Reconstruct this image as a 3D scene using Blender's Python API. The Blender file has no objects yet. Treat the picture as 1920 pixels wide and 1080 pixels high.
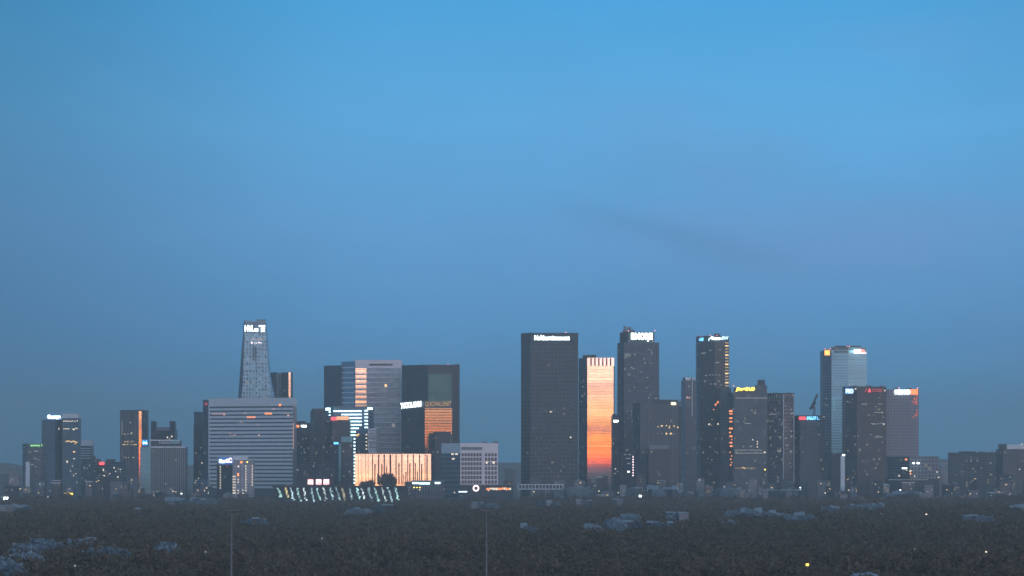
import bpy, math, random
import numpy as np
from mathutils import Vector, Matrix, noise as mnoise

# ------------------------------------------------------------------ camera, world, sun, exposure
SC = bpy.context.scene
COL = SC.collection
F = 7143.0        # focal length in pixels of a 1920 px wide frame
CX, HY = 960.0, 875.0
CAMZ = 45.0
cam_d = bpy.data.cameras.new("camera"); cam = bpy.data.objects.new("camera", cam_d); COL.objects.link(cam)
cam.location = (0, 0, CAMZ); cam.rotation_euler = (math.radians(90), 0, 0)
cam_d.sensor_width = 36; cam_d.lens = 36 * F / 1920; cam_d.shift_y = (HY - 540) / 1920
cam_d.clip_start = 1; cam_d.clip_end = 60000
SC.camera = cam

SUN_AZ, SUN_EL = math.radians(150), math.radians(1.5)      # behind the camera, to its right (clockwise from +Y)
world = bpy.data.worlds.new("World"); SC.world = world; world.use_nodes = True; world.cycles.sampling_method = 'MANUAL'; world.cycles.sample_map_resolution = 1024
wt = world.node_tree; wt.nodes.clear()
class NT:
    """tiny node builder"""
    def __init__(s, t): s.t = t
    def n(s, typ, **kw):
        x = s.t.nodes.new(typ)
        for k, v in kw.items(): setattr(x, k, v)
        return x
    def link(s, a, b): s.t.links.new(a, b)
    def put(s, sock, v):
        if isinstance(v, bpy.types.NodeSocket): s.t.links.new(v, sock)
        elif v is not None: sock.default_value = v
    def m(s, op, a, b=None, c=None, clamp=False):
        x = s.t.nodes.new('ShaderNodeMath'); x.operation = op; x.use_clamp = clamp
        for i, v in enumerate((a, b, c)):
            if v is not None: s.put(x.inputs[i], v)
        return x.outputs[0]
    def vm(s, op, a, b=None, out=0):
        x = s.t.nodes.new('ShaderNodeVectorMath'); x.operation = op
        s.put(x.inputs[0], a)
        if b is not None:
            s.put(x.inputs['Scale'] if op == 'SCALE' else x.inputs[1], b)
        return x.outputs[out]
    def mix(s, f, a, b):
        x = s.t.nodes.new('ShaderNodeMix'); x.data_type = 'RGBA'
        s.put(x.inputs[0], f)
        for i, v in ((6, a), (7, b)):
            s.put(x.inputs[i], (*v, 1) if isinstance(v, tuple) and len(v) == 3 else v)
        return x.outputs[2]
    def rng(s, v, a, b, c=0, d=1, smooth=True):
        x = s.t.nodes.new('ShaderNodeMapRange'); x.interpolation_type = 'SMOOTHSTEP' if smooth else 'LINEAR'
        s.put(x.inputs[0], v)
        for i, q in enumerate((a, b, c, d)): x.inputs[i + 1].default_value = q
        return x.outputs[0]
    def ramp(s, v, stops):
        x = s.t.nodes.new('ShaderNodeValToRGB'); e = x.color_ramp.elements
        while len(e) < len(stops): e.new(0.5)
        for k, (p, c) in enumerate(stops): e[k].position = p; e[k].color = (*c, 1)
        s.put(x.inputs[0], v); return x.outputs[0]
    def noise(s, vec, scale, detail=2, rough=.5):
        x = s.t.nodes.new('ShaderNodeTexNoise'); s.put(x.inputs['Vector'], vec)
        x.inputs['Scale'].default_value = scale; x.inputs['Detail'].default_value = detail; x.inputs['Roughness'].default_value = rough
        return x.outputs[0]

w = NT(wt)
tc = w.n('ShaderNodeTexCoord').outputs['Generated']
sx = w.n('ShaderNodeSeparateXYZ'); w.link(tc, sx.inputs[0]); DX, DY, DZ = sx.outputs
BLUE_GAIN = .44
# the blue side of the dusk sky, by elevation (sine)
cl_vec = w.n('ShaderNodeCombineXYZ'); w.link(DX, cl_vec.inputs[0]); w.link(DY, cl_vec.inputs[1]); w.put(cl_vec.inputs[2], w.m('MULTIPLY', DZ, 3.0))
cloud = w.noise(cl_vec.outputs[0], 9.0, 3, .5)
cloud2 = w.noise(cl_vec.outputs[0], 3.0, 1, .5)
blue = w.ramp(w.m('MULTIPLY', DZ, 4.0, clamp=True), [
    (0.0, (.046, .215, .400)), (.06, (.052, .240, .450)), (.14, (.074, .268, .535)), (.25, (.100, .310, .595)),
    (.36, (.092, .345, .640)), (.50, (.052, .300, .590)), (.75, (.045, .27, .60)), (1.0, (.03, .17, .42))])
blue = w.vm('SCALE', blue, w.m('MULTIPLY', w.m('ADD', w.m('MULTIPLY', cloud2, .24), .88), w.m('MULTIPLY', w.m('MULTIPLY', w.rng(DX, -.16, -.02, .62, 1), w.rng(DX, .17, .08, .90, 1)), w.m('MULTIPLY', w.rng(DY, .2, -.3, 1, 2.1), BLUE_GAIN))))
# a faint dark streak of cloud right of the centre, and soft unevenness
st_n = w.noise(cl_vec.outputs[0], 24.0, 3, .6)
st_d = w.m('SUBTRACT', DZ, w.m('ADD', w.m('MULTIPLY', DX, -.24), w.m('ADD', .0655, w.m('MULTIPLY', st_n, .010))))
st = w.m('MULTIPLY', w.rng(w.m('ABSOLUTE', st_d), .0065, .0), w.m('MULTIPLY', w.m('MULTIPLY', w.rng(DX, .0, .03), w.rng(DX, .085, .05)), w.rng(DY, .5, .9)))
blue = w.vm('SCALE', blue, w.m('MULTIPLY', w.m('SUBTRACT', 1.0, w.m('MULTIPLY', st, .10)), w.m('ADD', .95, w.m('MULTIPLY', st_n, .10))))
violet = w.m('MULTIPLY', w.rng(cloud, .45, .75), w.rng(DX, -.06, .12))
blue = w.mix(w.m('MULTIPLY', violet, .32), blue, tuple(c * BLUE_GAIN for c in (.15, .24, .45)))
# sunset side: bands of red, orange, peach and pink near the horizon
bv = w.n('ShaderNodeCombineXYZ'); w.link(DX, bv.inputs[0]); w.link(DY, bv.inputs[1]); w.put(bv.inputs[2], w.m('MULTIPLY', DZ, 22.0))
bn = w.noise(bv.outputs[0], 7.0, 3, .6)
bn2 = w.noise(bv.outputs[0], 40.0, 2, .5)
zz = w.m('ADD', w.m('MULTIPLY', DZ, 12.5), w.m('MULTIPLY', w.m('SUBTRACT', bn, .5), .075))
zz = w.m('ADD', zz, w.m('MULTIPLY', w.m('SUBTRACT', bn2, .5), .015))
sunset = w.ramp(zz, [
    (0.0, (.06, .03, .05)), (.006, (.60, .07, .03)), (.014, (.32, .05, .04)), (.024, (1.35, .13, .0)), (.040, (1.05, .12, .01)), (.050, (1.5, .25, .0)), (.080, (1.4, .31, .01)), (.105, (1.5, .44, .02)),
    (.122, (.40, .10, .08)), (.134, (.45, .12, .09)), (.146, (1.45, .50, .05)), (.158, (.85, .28, .10)), (.175, (1.35, .58, .20)), (.22, (1.2, .60, .32)), (.236, (.80, .36, .24)), (.26, (1.2, .62, .36)), (.272, (.60, .29, .24)),
    (.288, (1.1, .60, .40)), (.34, (.98, .58, .45)), (.42, (.72, .44, .40)), (.60, (.50, .42, .46)), (.80, (.42, .45, .56)), (1.0, (.36, .47, .64))])
gx, gy = math.sin(SUN_AZ), math.cos(SUN_AZ)
hl = w.m('SQRT', w.m('ADD', w.m('MULTIPLY', DX, DX), w.m('ADD', w.m('MULTIPLY', DY, DY), 1e-6)))
cosa = w.m('DIVIDE', w.m('ADD', w.m('MULTIPLY', DX, gx), w.m('MULTIPLY', DY, gy)), hl)
az_f = w.rng(cosa, .45, .84)
SUNSET_GAIN = 1.55
glow = w.vm('SCALE', sunset, SUNSET_GAIN)
low = w.mix(w.m('MULTIPLY', az_f, w.rng(DZ, .45, .06)), blue, glow)
# higher up: the physical sky
sky = w.n('ShaderNodeTexSky'); sky.sky_type = 'NISHITA'; sky.sun_disc = False
sky.sun_elevation = SUN_EL; sky.sun_rotation = SUN_AZ
high = w.vm('SCALE', sky.outputs[0], .15)
col = w.mix(w.rng(DZ, .22, .5), low, high)
col = w.mix(w.rng(DZ, -.004, 0.0), (.012, .014, .018), col)
bg = w.n('ShaderNodeBackground'); w.link(col, bg.inputs[0]); bg.inputs[1].default_value = 1.0
wo = w.n('ShaderNodeOutputWorld'); w.link(bg.outputs[0], wo.inputs[0])

sun_d = bpy.data.lights.new("sun", 'SUN'); sun = bpy.data.objects.new("sun", sun_d); COL.objects.link(sun)
sun_d.energy = 0.12; sun_d.angle = math.radians(10); sun_d.color = (1.0, .62, .50)
_sd = Vector((math.sin(SUN_AZ) * math.cos(math.radians(5)), math.cos(SUN_AZ) * math.cos(math.radians(5)), math.sin(math.radians(5))))
sun.rotation_euler = _sd.to_track_quat('Z', 'Y').to_euler()

SC.view_settings.view_transform = 'Standard'; SC.view_settings.look = 'None'
SC.view_settings.exposure = 1.6; SC.view_settings.gamma = 1
SC.cycles.use_denoising = True
SC.cycles.use_adaptive_sampling = False
SC.cycles.volume_bounces = 0
SC.cycles.max_bounces = 5
SC.cycles.sample_clamp_indirect = 4

# ------------------------------------------------------------------ helpers
def X(px, D): return (px - CX) / F * D
def Z(py, D): return CAMZ + (HY - py) / F * D

def new_mat(name):
    m = bpy.data.materials.new(name); m.use_nodes = True; m.node_tree.nodes.clear()
    return m, NT(m.node_tree)

def plain(name, color, rough=.7, metal=0.0, var=.12, scale=.15):
    m, t = new_mat(name)
    p = t.n('ShaderNodeBsdfPrincipled'); o = t.n('ShaderNodeOutputMaterial'); t.link(p.outputs[0], o.inputs[0])
    geo = t.n('ShaderNodeNewGeometry').outputs['Position']
    nz = t.noise(geo, scale, 4)
    c = t.mix(nz, tuple(k * (1 - var) for k in color), tuple(min(1, k * (1 + var)) for k in color))
    t.put(p.inputs['Base Color'], c); p.inputs['Roughness'].default_value = rough; p.inputs['Metallic'].default_value = metal
    return m

EMIT = .34
def glow_mat(name, color, strength):
    m, t = new_mat(name)
    p = t.n('ShaderNodeBsdfPrincipled'); o = t.n('ShaderNodeOutputMaterial'); t.link(p.outputs[0], o.inputs[0])
    p.inputs['Base Color'].default_value = (*[c * .5 for c in color], 1)
    p.inputs['Emission Color'].default_value = (*color, 1); p.inputs['Emission Strength'].default_value = strength * EMIT
    return m

def facade(name, glass, frame, fh=3.6, bay=3.0, span=.35, mull=.15, metal=0.0, rough=.2, frame_rough=.6,
           lit=0.0, lit_col=(1, .8, .5), lit_s=.8, wob=0.0, var=.25, spec=.5, bandvar=.3):
    """storeys x bays of glass in a frame; u, v in metres"""
    m, t = new_mat(name)
    p = t.n('ShaderNodeBsdfPrincipled'); o = t.n('ShaderNodeOutputMaterial'); t.link(p.outputs[0], o.inputs[0])
    uv = t.n('ShaderNodeUVMap').outputs[0]
    s = t.n('ShaderNodeSeparateXYZ'); t.link(uv, s.inputs[0])
    u, v = t.m('DIVIDE', s.outputs[0], bay), t.m('DIVIDE', s.outputs[1], fh)
    fu, fv = t.m('FRACT', u), t.m('FRACT', v)
    mask = t.m('MULTIPLY', t.m('GREATER_THAN', fu, mull), t.m('GREATER_THAN', fv, span))
    cell = t.n('ShaderNodeCombineXYZ'); t.put(cell.inputs[0], t.m('FLOOR', u)); t.put(cell.inputs[1], t.m('FLOOR', v))
    wn = t.n('ShaderNodeTexWhiteNoise'); wn.noise_dimensions = '3D'; t.link(cell.outputs[0], wn.inputs['Vector'])
    gl = t.mix(wn.outputs[0], tuple(k * (1 - var) for k in glass), tuple(min(1, k * (1 + var)) for k in glass))
    big = t.noise(uv, .03, 3)
    gl = t.vm('SCALE', gl, t.m('ADD', t.m('MULTIPLY', big, .5), .75))
    if bandvar:
        bw = t.n('ShaderNodeTexWhiteNoise'); bw.noise_dimensions = '1D'; t.put(bw.inputs['W'], t.m('FLOOR', v))
        gl = t.vm('SCALE', gl, t.m('ADD', t.m('MULTIPLY', bw.outputs[0], bandvar), 1 - bandvar / 2))
    fr = t.vm('SCALE', (*frame,) if False else frame, t.m('ADD', t.m('MULTIPLY', big, .3), .85)) if False else t.mix(big, tuple(k * .85 for k in frame), tuple(min(1, k * 1.1) for k in frame))
    t.put(p.inputs['Base Color'], t.mix(mask, fr, gl))
    t.put(p.inputs['Metallic'], t.m('MULTIPLY', mask, metal))
    t.put(p.inputs['Roughness'], t.m('ADD', t.m('MULTIPLY', mask, rough - frame_rough), frame_rough))
    p.inputs['Specular IOR Level'].default_value = spec
    if lit:
        cl = t.rng(t.noise(cell.outputs[0], .35, 2), .42, .62)
        on = t.m('LESS_THAN', wn.outputs[0], t.m('MULTIPLY', cl, lit * 2))
        t.put(p.inputs['Emission Color'], (*lit_col, 1))
        w2 = t.n('ShaderNodeTexWhiteNoise'); t.put(w2.inputs['Vector'], t.vm('SCALE', cell.outputs[0], 1.37))
        t.put(p.inputs['Emission Strength'], t.m('MULTIPLY', t.m('MULTIPLY', on, mask), t.m('MULTIPLY', w2.outputs[0], lit_s * EMIT * .5)))
    if wob:
        nrm = t.n('ShaderNodeNewGeometry').outputs['Normal']
        d = t.vm('SCALE', t.vm('SUBTRACT', wn.outputs[1], (.5, .5, .5)), wob * .5)
        nn = t.n('ShaderNodeTexNoise'); t.put(nn.inputs['Vector'], uv); nn.inputs['Scale'].default_value = .12
        d2 = t.vm('SCALE', t.vm('SUBTRACT', nn.outputs[1], (.5, .5, .5)), wob * 1.5)
        t.put(p.inputs['Normal'], t.vm('NORMALIZE', t.vm('ADD', nrm, t.vm('ADD', d, d2))))
    return m

def mesh_obj(name, verts, faces, mats, parent=None, midx=None, uvs=None):
    me = bpy.data.meshes.new(name); me.from_pydata(verts, [], faces)
    for m in (mats if isinstance(mats, (list, tuple)) else [mats]): me.materials.append(m)
    if midx: me.polygons.foreach_set('material_index', midx)
    if uvs is not None:
        ul = me.uv_layers.new(name='UVMap'); ul.data.foreach_set('uv', uvs)
    me.update()
    o = bpy.data.objects.new(name, me); COL.objects.link(o)
    if parent is not None: o.parent = parent; o.matrix_parent_inverse = Matrix.Translation(-parent.location) if parent.type == 'EMPTY' and parent.parent is None else Matrix.Identity(4)
    return o

def tag(o, label=None, cat=None, group=None, kind=None):
    for k, v in (('label', label), ('category', cat), ('group', group), ('kind', kind)):
        if v: o[k] = v
    return o

def thing(name, label, cat, loc, group=None):
    e = bpy.data.objects.new(name, None); COL.objects.link(e); e.location = loc; e.empty_display_size = 5
    return tag(e, label, cat, group)

def box_mesh(c, hx, hy, hz, t=(1, 0), bev=0):
    """verts/faces of a box; t = unit horizontal direction of its x axis"""
    tx, ty = t; nx, ny = -ty, tx
    vs = []
    for sz in (-1, 1):
        for sx_, sy_ in ((-1, -1), (1, -1), (1, 1), (-1, 1)):
            vs.append((c[0] + sx_ * hx * tx + sy_ * hy * nx, c[1] + sx_ * hx * ty + sy_ * hy * ny, c[2] + sz * hz))
    return vs, [(3, 2, 1, 0), (4, 5, 6, 7), (0, 1, 5, 4), (1, 2, 6, 5), (2, 3, 7, 6), (3, 0, 4, 7)]

def box(name, c, hx, hy, hz, mat, parent, t=(1, 0)):
    v, f = box_mesh(c, hx, hy, hz, t)
    return mesh_obj(name, v, f, mat, parent)

def cyl(name, c, r0, r1, z0, z1, mat, parent, n=10):
    v = [(c[0] + r * math.cos(2 * math.pi * k / n), c[1] + r * math.sin(2 * math.pi * k / n), z) for r, z in ((r0, z0), (r1, z1)) for k in range(n)]
    f = [(k, (k + 1) % n, n + (k + 1) % n, n + k) for k in range(n)] + [tuple(range(n))[::-1], tuple(range(n, 2 * n))]
    return mesh_obj(name, v, f, mat, parent)

class Bld:
    wp = .18; all = []
    """a building: front polyline of (pixel x, distance), real depth, parts added under one Empty"""
    def __init__(s, name, label, front, depth, top, cat='building', group=None):
        s.pts = [(X(px, D), D) for px, D in front]; s.px = [p for p, _ in front]
        s.Dref = min(D for _, D in front)
        s.zt = Z(top, s.Dref); s.depth = depth
        cx = sum(p[0] for p in s.pts) / len(s.pts)
        Bld.all.append(s)
        s.root = thing(name, label, cat, (cx, s.Dref + depth / 2, 0), group)
    def prism(s, name, mats, front=None, depth=None, z0=0, z1=None, taper=None):
        """walls + flat roof; mats: list, one per front segment, last used for the rest"""
        pts = s.pts if front is None else [(X(px, D), D) for px, D in front]
        depth = depth or s.depth; z1 = s.zt if z1 is None else z1
        (ax, ay), (bx, by) = pts[0], pts[-1]
        ym = max(ay, by) + depth
        ring = list(pts) + [(bx + (0), ym), (ax, ym)]
        n = len(ring); mats = list(mats) if isinstance(mats, (list, tuple)) else [mats]
        verts = [(x, y, z0) for x, y in ring] + [(x, y, z1) for x, y in ring]
        faces, mi, uvs = [], [], []
        u = 0.0
        for k in range(n):
            a, b = ring[k], ring[(k + 1) % n]; L = math.hypot(b[0] - a[0], b[1] - a[1])
            faces.append((k, (k + 1) % n, n + (k + 1) % n, n + k))
            mi.append(min(k, len(mats) - 1)); uvs += [u, z0, u + L, z0, u + L, z1, u, z1]
            u = 0 if k < len(pts) - 1 else u + L
        # roof deck, sunk a little behind a parapet
        faces.append(tuple(range(n, 2 * n))); mi.append(len(mats)); uvs += [0.0, 0.0] * n
        return mesh_obj(name, verts, faces, mats + [M['roof']], s.root, mi, uvs)
    def at(s, px, front=None):
        pts, pxs = (s.pts, s.px) if front is None else ([(X(p, D), D) for p, D in front], [p for p, _ in front])
        k = 0
        for i in range(len(pxs) - 1):
            if px >= pxs[i] - 1e-6: k = i
        (ax, ay), (bx, by) = pts[k], pts[k + 1]
        sl = (px - CX) / F
        den = (bx - ax) - sl * (by - ay)
        q = (sl * ay - ax) / den if abs(den) > 1e-9 else 0
        q = max(-.2, min(1.2, q))
        L = math.hypot(bx - ax, by - ay); t = ((bx - ax) / L, (by - ay) / L)
        return ax + q * (bx - ax), ay + q * (by - ay), t
    def panel(s, name, x0, y0, x1, y1, mat, proud=.25, thick=.3, front=None, parent=None, dz=0):
        """a box on the facade between pixel columns x0..x1 and rows y0..y1"""
        ax, ay, t = s.at((x0 + x1) / 2, front); a1 = s.at(x0, front); b1 = s.at(x1, front)
        if front is None:
            hw = abs((X(x1, ay) - X(x0, ay)) / max(.25, t[0])) / 2 if t[0] > .25 else (X(x1, ay) - X(x0, ay)) / 2
        else: hw = (X(x1, ay) - X(x0, ay)) / 2 / max(.25, t[0])
        z1, z0 = Z(y0, ay), Z(y1, ay)
        nx, ny = t[1], -t[0]
        c = (ax + nx * (proud - thick / 2), ay + ny * (proud - thick / 2), (z0 + z1) / 2)
        return box(name, c, hw, thick / 2, (z1 - z0) / 2, mat, parent or s.root, t)
    def windows(s, lst, mat, w=2.2, h=2.4, front=None):
        for it in lst:
            px, py = it[0], it[1]; ww, hh = (it[2], it[3]) if len(it) > 3 else (w, h)
            s.panel('lit_window', px - ww / 2, py - hh / 2, px + ww / 2, py + hh / 2, mat, s.wp, .25, front)
    def text(s, string, x0, y0, x1, y1, mat, proud=.9, front=None, bold=.02, slope=0, name='sign', italic=0, z_extra=0):
        cu = bpy.data.curves.new('sign', 'FONT'); cu.body = string; cu.size = 1; cu.extrude = .03; cu.offset = bold; cu.shear = italic
        cu.resolution_u = 3
        to = bpy.data.objects.new('sign', cu); COL.objects.link(to)
        dg = bpy.context.evaluated_depsgraph_get(); me = bpy.data.meshes.new_from_object(to.evaluated_get(dg))
        bpy.data.objects.remove(to); bpy.data.curves.remove(cu)
        n = len(me.vertices); co = np.empty(n * 3, 'f'); me.vertices.foreach_get('co', co); co = co.reshape(-1, 3)
        mn, mx = co.min(0), co.max(0)
        ax, ay, t = s.at((x0 + x1) / 2, front)
        wd = (X(x1, ay) - X(x0, ay)) / max(.25, t[0]); ht = Z(y0, ay) - Z(y1, ay)
        q = (co - mn) / np.maximum(mx - mn, 1e-6)
        uu = (q[:, 0] - .5) * wd; vv = q[:, 1] * ht + Z(y1, ay) + slope * uu; dd = proud + q[:, 2] * .5
        nx, ny = t[1], -t[0]
        out = np.stack([ax + uu * t[0] + dd * nx, ay + uu * t[1] + dd * ny, vv], 1)
        me.vertices.foreach_set('co', out.astype('f').ravel()); me.materials.clear(); me.materials.append(mat); me.update()
        o = bpy.data.objects.new(name, me); COL.objects.link(o); o.parent = s.root
        o.matrix_parent_inverse = Matrix.Translation(-s.root.location)
        return o
    def beacons(s, lst, mat=None):
        for px, py in lst:
            ax, ay, t = s.at(px); z = Z(py, ay)
            cyl('aviation_light', (ax, ay + 1.2), .6, .5, z - 1.0, z + .5, mat or M['beacon'], s.root, 8)
    def coping(s, mat, h=1.2, proud=.25, front=None, z1=None, name='parapet', depth=None):
        pts = s.pts if front is None else [(X(p, D), D) for p, D in front]
        z1 = s.zt if z1 is None else z1; depth = depth or s.depth
        ym = max(pts[0][1], pts[-1][1]) + depth
        ring = list(pts) + [(pts[-1][0], ym), (pts[0][0], ym)]
        cx = sum(p[0] for p in ring) / len(ring); cy = sum(p[1] for p in ring) / len(ring)
        def off(d): return [(x + d * (1 if x > cx else -1), y + d * (1 if y > cy else -1)) for x, y in ring]
        o_, i_ = off(proud), off(-.6); n = len(ring)
        vs = [(x, y, z1 + .02) for x, y in o_] + [(x, y, z1 + h) for x, y in o_] + [(x, y, z1 + h) for x, y in i_] + [(x, y, z1 + .02) for x, y in i_]
        fs = []
        for k in range(n):
            j = (k + 1) % n
            for a in range(4): b = (a + 1) % 4; fs.append((a * n + k, a * n + j, b * n + j, b * n + k))
        return mesh_obj(name, vs, fs, mat, s.root)
    def plant(s, x0, x1, y0, mat, dy=6, dep=12, name='plant_room'):
        D = s.Dref + dy; z1 = Z(y0, D)
        if z1 <= s.zt + .3: z1 = s.zt + .5
        return box(name, ((X(x0, D) + X(x1, D)) / 2, D + dep / 2, (s.zt + z1) / 2 + .01), (X(x1, D) - X(x0, D)) / 2, dep / 2, (z1 - s.zt) / 2, mat, s.root)
    def mast(s, px, y0, mat=None, r=.25, dy=6, base=None):
        D = s.Dref + dy
        return cyl('antenna', (X(px, D), D), r, r * .5, s.zt if base is None else base, Z(y0, D), mat or M['steel'], s.root, 6)

# ------------------------------------------------------------------ materials
M = {}
M['roof'] = plain('roofing', (.05, .055, .06), .85)
M['steel'] = plain('grey_steel', (.16, .17, .18), .5, .3)
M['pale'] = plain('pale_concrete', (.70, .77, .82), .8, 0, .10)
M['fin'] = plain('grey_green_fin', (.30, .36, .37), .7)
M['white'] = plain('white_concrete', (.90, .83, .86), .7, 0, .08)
M['grey'] = plain('grey_concrete', (.22, .23, .25), .8)
M['dark'] = plain('dark_cladding', (.045, .05, .062), .6)
M['black'] = plain('black_cladding', (.018, .02, .026), .5)
M['teal'] = plain('teal_stone', (.20, .40, .42), .6)
M['zinc'] = plain('zinc_roof', (.21, .30, .39), .5, .1, .5, .35)
M['beacon'] = glow_mat('red_beacon', (1.0, .35, .45), 2.6)
M['g_white'] = glow_mat('white_sign_light', (.86, 1.0, 1.0), 5.0)
M['g_cyan'] = glow_mat('cool_strip_light', (.62, .93, 1.0), 4.0)
M['g_win'] = glow_mat('cool_window_light', (.75, .85, .8), .9)
M['g_warm'] = glow_mat('warm_window_light', (1.0, .62, .26), 1.7)
M['g_cream'] = glow_mat('cream_window_light', (1.0, .84, .62), 1.25)
M['g_dim'] = glow_mat('dim_window_light', (.62, .66, .60), .34)
M['g_pinkdim'] = glow_mat('dim_pink_light', (1.0, .52, .42), .75)
M['g_orange'] = glow_mat('orange_window_light', (1.0, .30, .10), 1.9)
M['g_yellow'] = glow_mat('yellow_sign_light', (1.0, .70, .10), 3.2)
M['g_green'] = glow_mat('green_sign_light', (.35, .9, .35), 1.2)
M['g_blue'] = glow_mat('blue_sign_light', (.12, .48, 1.0), 3.0)
M['g_blue2'] = glow_mat('deep_blue_light', (.05, .16, .45), .8)
M['g_red'] = glow_mat('red_sign_light', (1.0, .10, .12), 2.0)
M['g_red2'] = glow_mat('dull_red_sign_light', (.7, .08, .08), .7)
M['g_osign'] = glow_mat('orange_sign_light', (1.0, .22, .05), 3.0)
M['g_pink'] = glow_mat('pink_sign_light', (1.0, .72, .78), 3.2)
M['g_gold'] = glow_mat('gold_sign_light', (.75, .48, .22), .6)
M['g_greenlit'] = glow_mat('greenish_rack_light', (.48, .78, .70), .8)

DARK_STONE = (.035, .038, .048)
F_ = {}
F_['stone'] = facade('dark_stone_facade', (.008, .014, .019), (.05, .066, .072), 5.2, 5.0, .40, .34, rough=.25, lit=.008, lit_s=.6)
F_['dark'] = facade('dark_glass_facade', (.02, .026, .036), (.035, .04, .05), 3.6, 2.4, .35, .2, rough=.2, lit=.03, lit_s=.55, lit_col=(.9, .85, .6))
F_['dark_blue'] = facade('dark_blue_glass_facade', (.035, .06, .10), (.03, .04, .06), 3.6, 2.4, .2, .12, metal=.25, rough=.25, lit=.03, lit_s=.35, lit_col=(.8, .85, .8))
F_['slate'] = facade('slate_facade', (.035, .052, .066), (.085, .11, .125), 3.6, 2.8, .4, .3, rough=.25, lit=.06, lit_s=.5, lit_col=(1, .8, .5))
F_['blueglass'] = facade('blue_glass_facade', (.16, .26, .36), (.05, .07, .09), 3.6, 2.4, .18, .1, metal=.6, rough=.2, lit=.02, lit_s=.3)
F_['mirror'] = facade('mirror_glass_facade', (.78, .74, .70), (.30, .22, .19), 3.6, 1.8, .12, .14, metal=1, rough=.03, wob=.0005, var=.10, frame_rough=.3)
F_['sunset'] = facade('sunset_mirror_facade', (.80, .76, .70), (.62, .55, .50), 3.7, 2.2, .10, .08, metal=1, rough=.02, wob=.0005, var=.05, frame_rough=.3)
F_['mirror_soft'] = facade('gold_mirror_glass_facade', (.40, .36, .28), (.14, .10, .07), 3.6, 2.0, .22, .06, metal=1, rough=.05, wob=.0005, var=.12, frame_rough=.3)
F_['finlit'] = facade('fin_facade', (.025, .037, .045), (.07, .09, .105), 3.6, 2.0, .12, .45, rough=.25, lit=.03, lit_s=.5)

def C4(r, g, b): return (r, g, b)

# ------------------------------------------------------------------ ground and far ridge
gm, gt = new_mat('dark_grass_ground')
_p = gt.n('ShaderNodeBsdfPrincipled'); _o = gt.n('ShaderNodeOutputMaterial'); gt.link(_p.outputs[0], _o.inputs[0])
_pos = gt.n('ShaderNodeNewGeometry').outputs['Position']
gt.put(_p.inputs['Base Color'], gt.mix(gt.noise(_pos, .01, 6), (.035, .045, .03), (.075, .075, .06))); _p.inputs['Roughness'].default_value = .95
g = mesh_obj('ground', [(-2900, -1500, 0), (2900, -1500, 0), (2900, 12500, 0), (-2900, 12500, 0)], [(0, 1, 2, 3)], gm); tag(g, kind='structure')

def ridge(name, D, fn, thick, mat):
    xs = np.linspace(-2800, 2800, 281); vs = []; fs = []
    for k, x in enumerate(xs):
        h = fn(x)
        vs += [(x, D, 0), (x, D + thick * .35, h * .7), (x, D + thick * .6, h), (x, D + thick, 0)]
        if k:
            a = 4 * (k - 1); b = 4 * k
            fs += [(a, b, b + 1, a + 1), (a + 1, b + 1, b + 2, a + 2), (a + 2, b + 2, b + 3, a + 3)]
    return tag(mesh_obj(name, vs, fs, mat), kind='structure')
M['hill'] = plain('wooded_hill', (.05, .06, .05), .95, 0, .4, .02)
def ridge_h(x):
    px = CX + x * F / 11600
    base = np.interp(px, [0, 60, 240, 600, 950, 1280, 1700, 1790, 1920], [870, 878, 874, 868, 866, 870, 858, 862, 868])
    return 45 + (875 - base) / F * 11600 + 9 * mnoise.fractal(Vector((x * .006, 3.1, 0)), 1, 2, 4)
ridge('hills', 11300, ridge_h, 700, M['hill'])

# ------------------------------------------------------------------ the skyline, left to right
R = random.Random(7)

# low block at the far left, green sign
b = Bld('office_block', 'low grey slab block with small green roof sign, far left of skyline', [(42, 4925), (50, 4900), (79, 4902)], 24, 833)
b.prism('wall', [F_['dark_blue'], F_['slate']]); b.coping(M['grey'], .9)
b.text('amm l', 57, 832.5, 79, 837, M['g_green'], bold=.05); b.mast(51.5, 824)
b.windows([(68, 846, 7, 1.6), (66, 860, 5, 1.4), (60, 871, 5, 1.4), (72, 862, 4, 1.2), (67, 875, 2, 2)], M['g_dim'])
# slender pale shaft
t = thing('ventilation_shaft', 'slender pale concrete shaft in front of the low block with green sign', 'shaft', (X(51.5, 4800), 4803, 0))
box('shaft', (X(51.5, 4800), 4803, Z(866, 4800) / 2), X(963, 4800) - X(960, 4800) + .4, 2.2, Z(866, 4800) / 2, M['pale'], t)
box('cap', (X(51.5, 4800), 4803, Z(865.4, 4800)), 2.6, 2.6, .5, M['grey'], t)

# twin-stepped tower with bright white rooftop sign
b = Bld('office_tower', 'two-part office tower with bright white rooftop sign and pale blank cap on its right half', [(78, 5112), (103, 5100), (117, 5130), (147, 5126)], 24, 787)
hzg = facade('grey_blue_glass_facade', (.12, .18, .22), (.12, .15, .17), 3.6, 2.8, .3, .2, metal=.3, rough=.3, lit=.02, lit_s=.5, lit_col=(1, .85, .6))
b.prism('lower_wall', [hzg, F_['blueglass']], front=[(78, 5112), (103, 5100), (118, 5125)])
fr = [(116.6, 5102), (147, 5096)]
b.prism('upper_wall', [hzg], front=fr, depth=26, z1=Z(784, 5096))
b.prism('cap', [M['pale']], front=[(116.2, 5101), (147.2, 5095)], depth=28, z0=Z(784, 5096) + .01, z1=Z(775.5, 5096))
fs_ = [(89, 5104), (114, 5104)]
b.panel('sign_board', 88.5, 777.5, 114.5, 786.5, M['g_blue2'], .1, .8, fs_)
b.text('Gannuua', 89, 777.6, 114, 785.6, M['g_white'], front=fs_, bold=.09)
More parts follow.
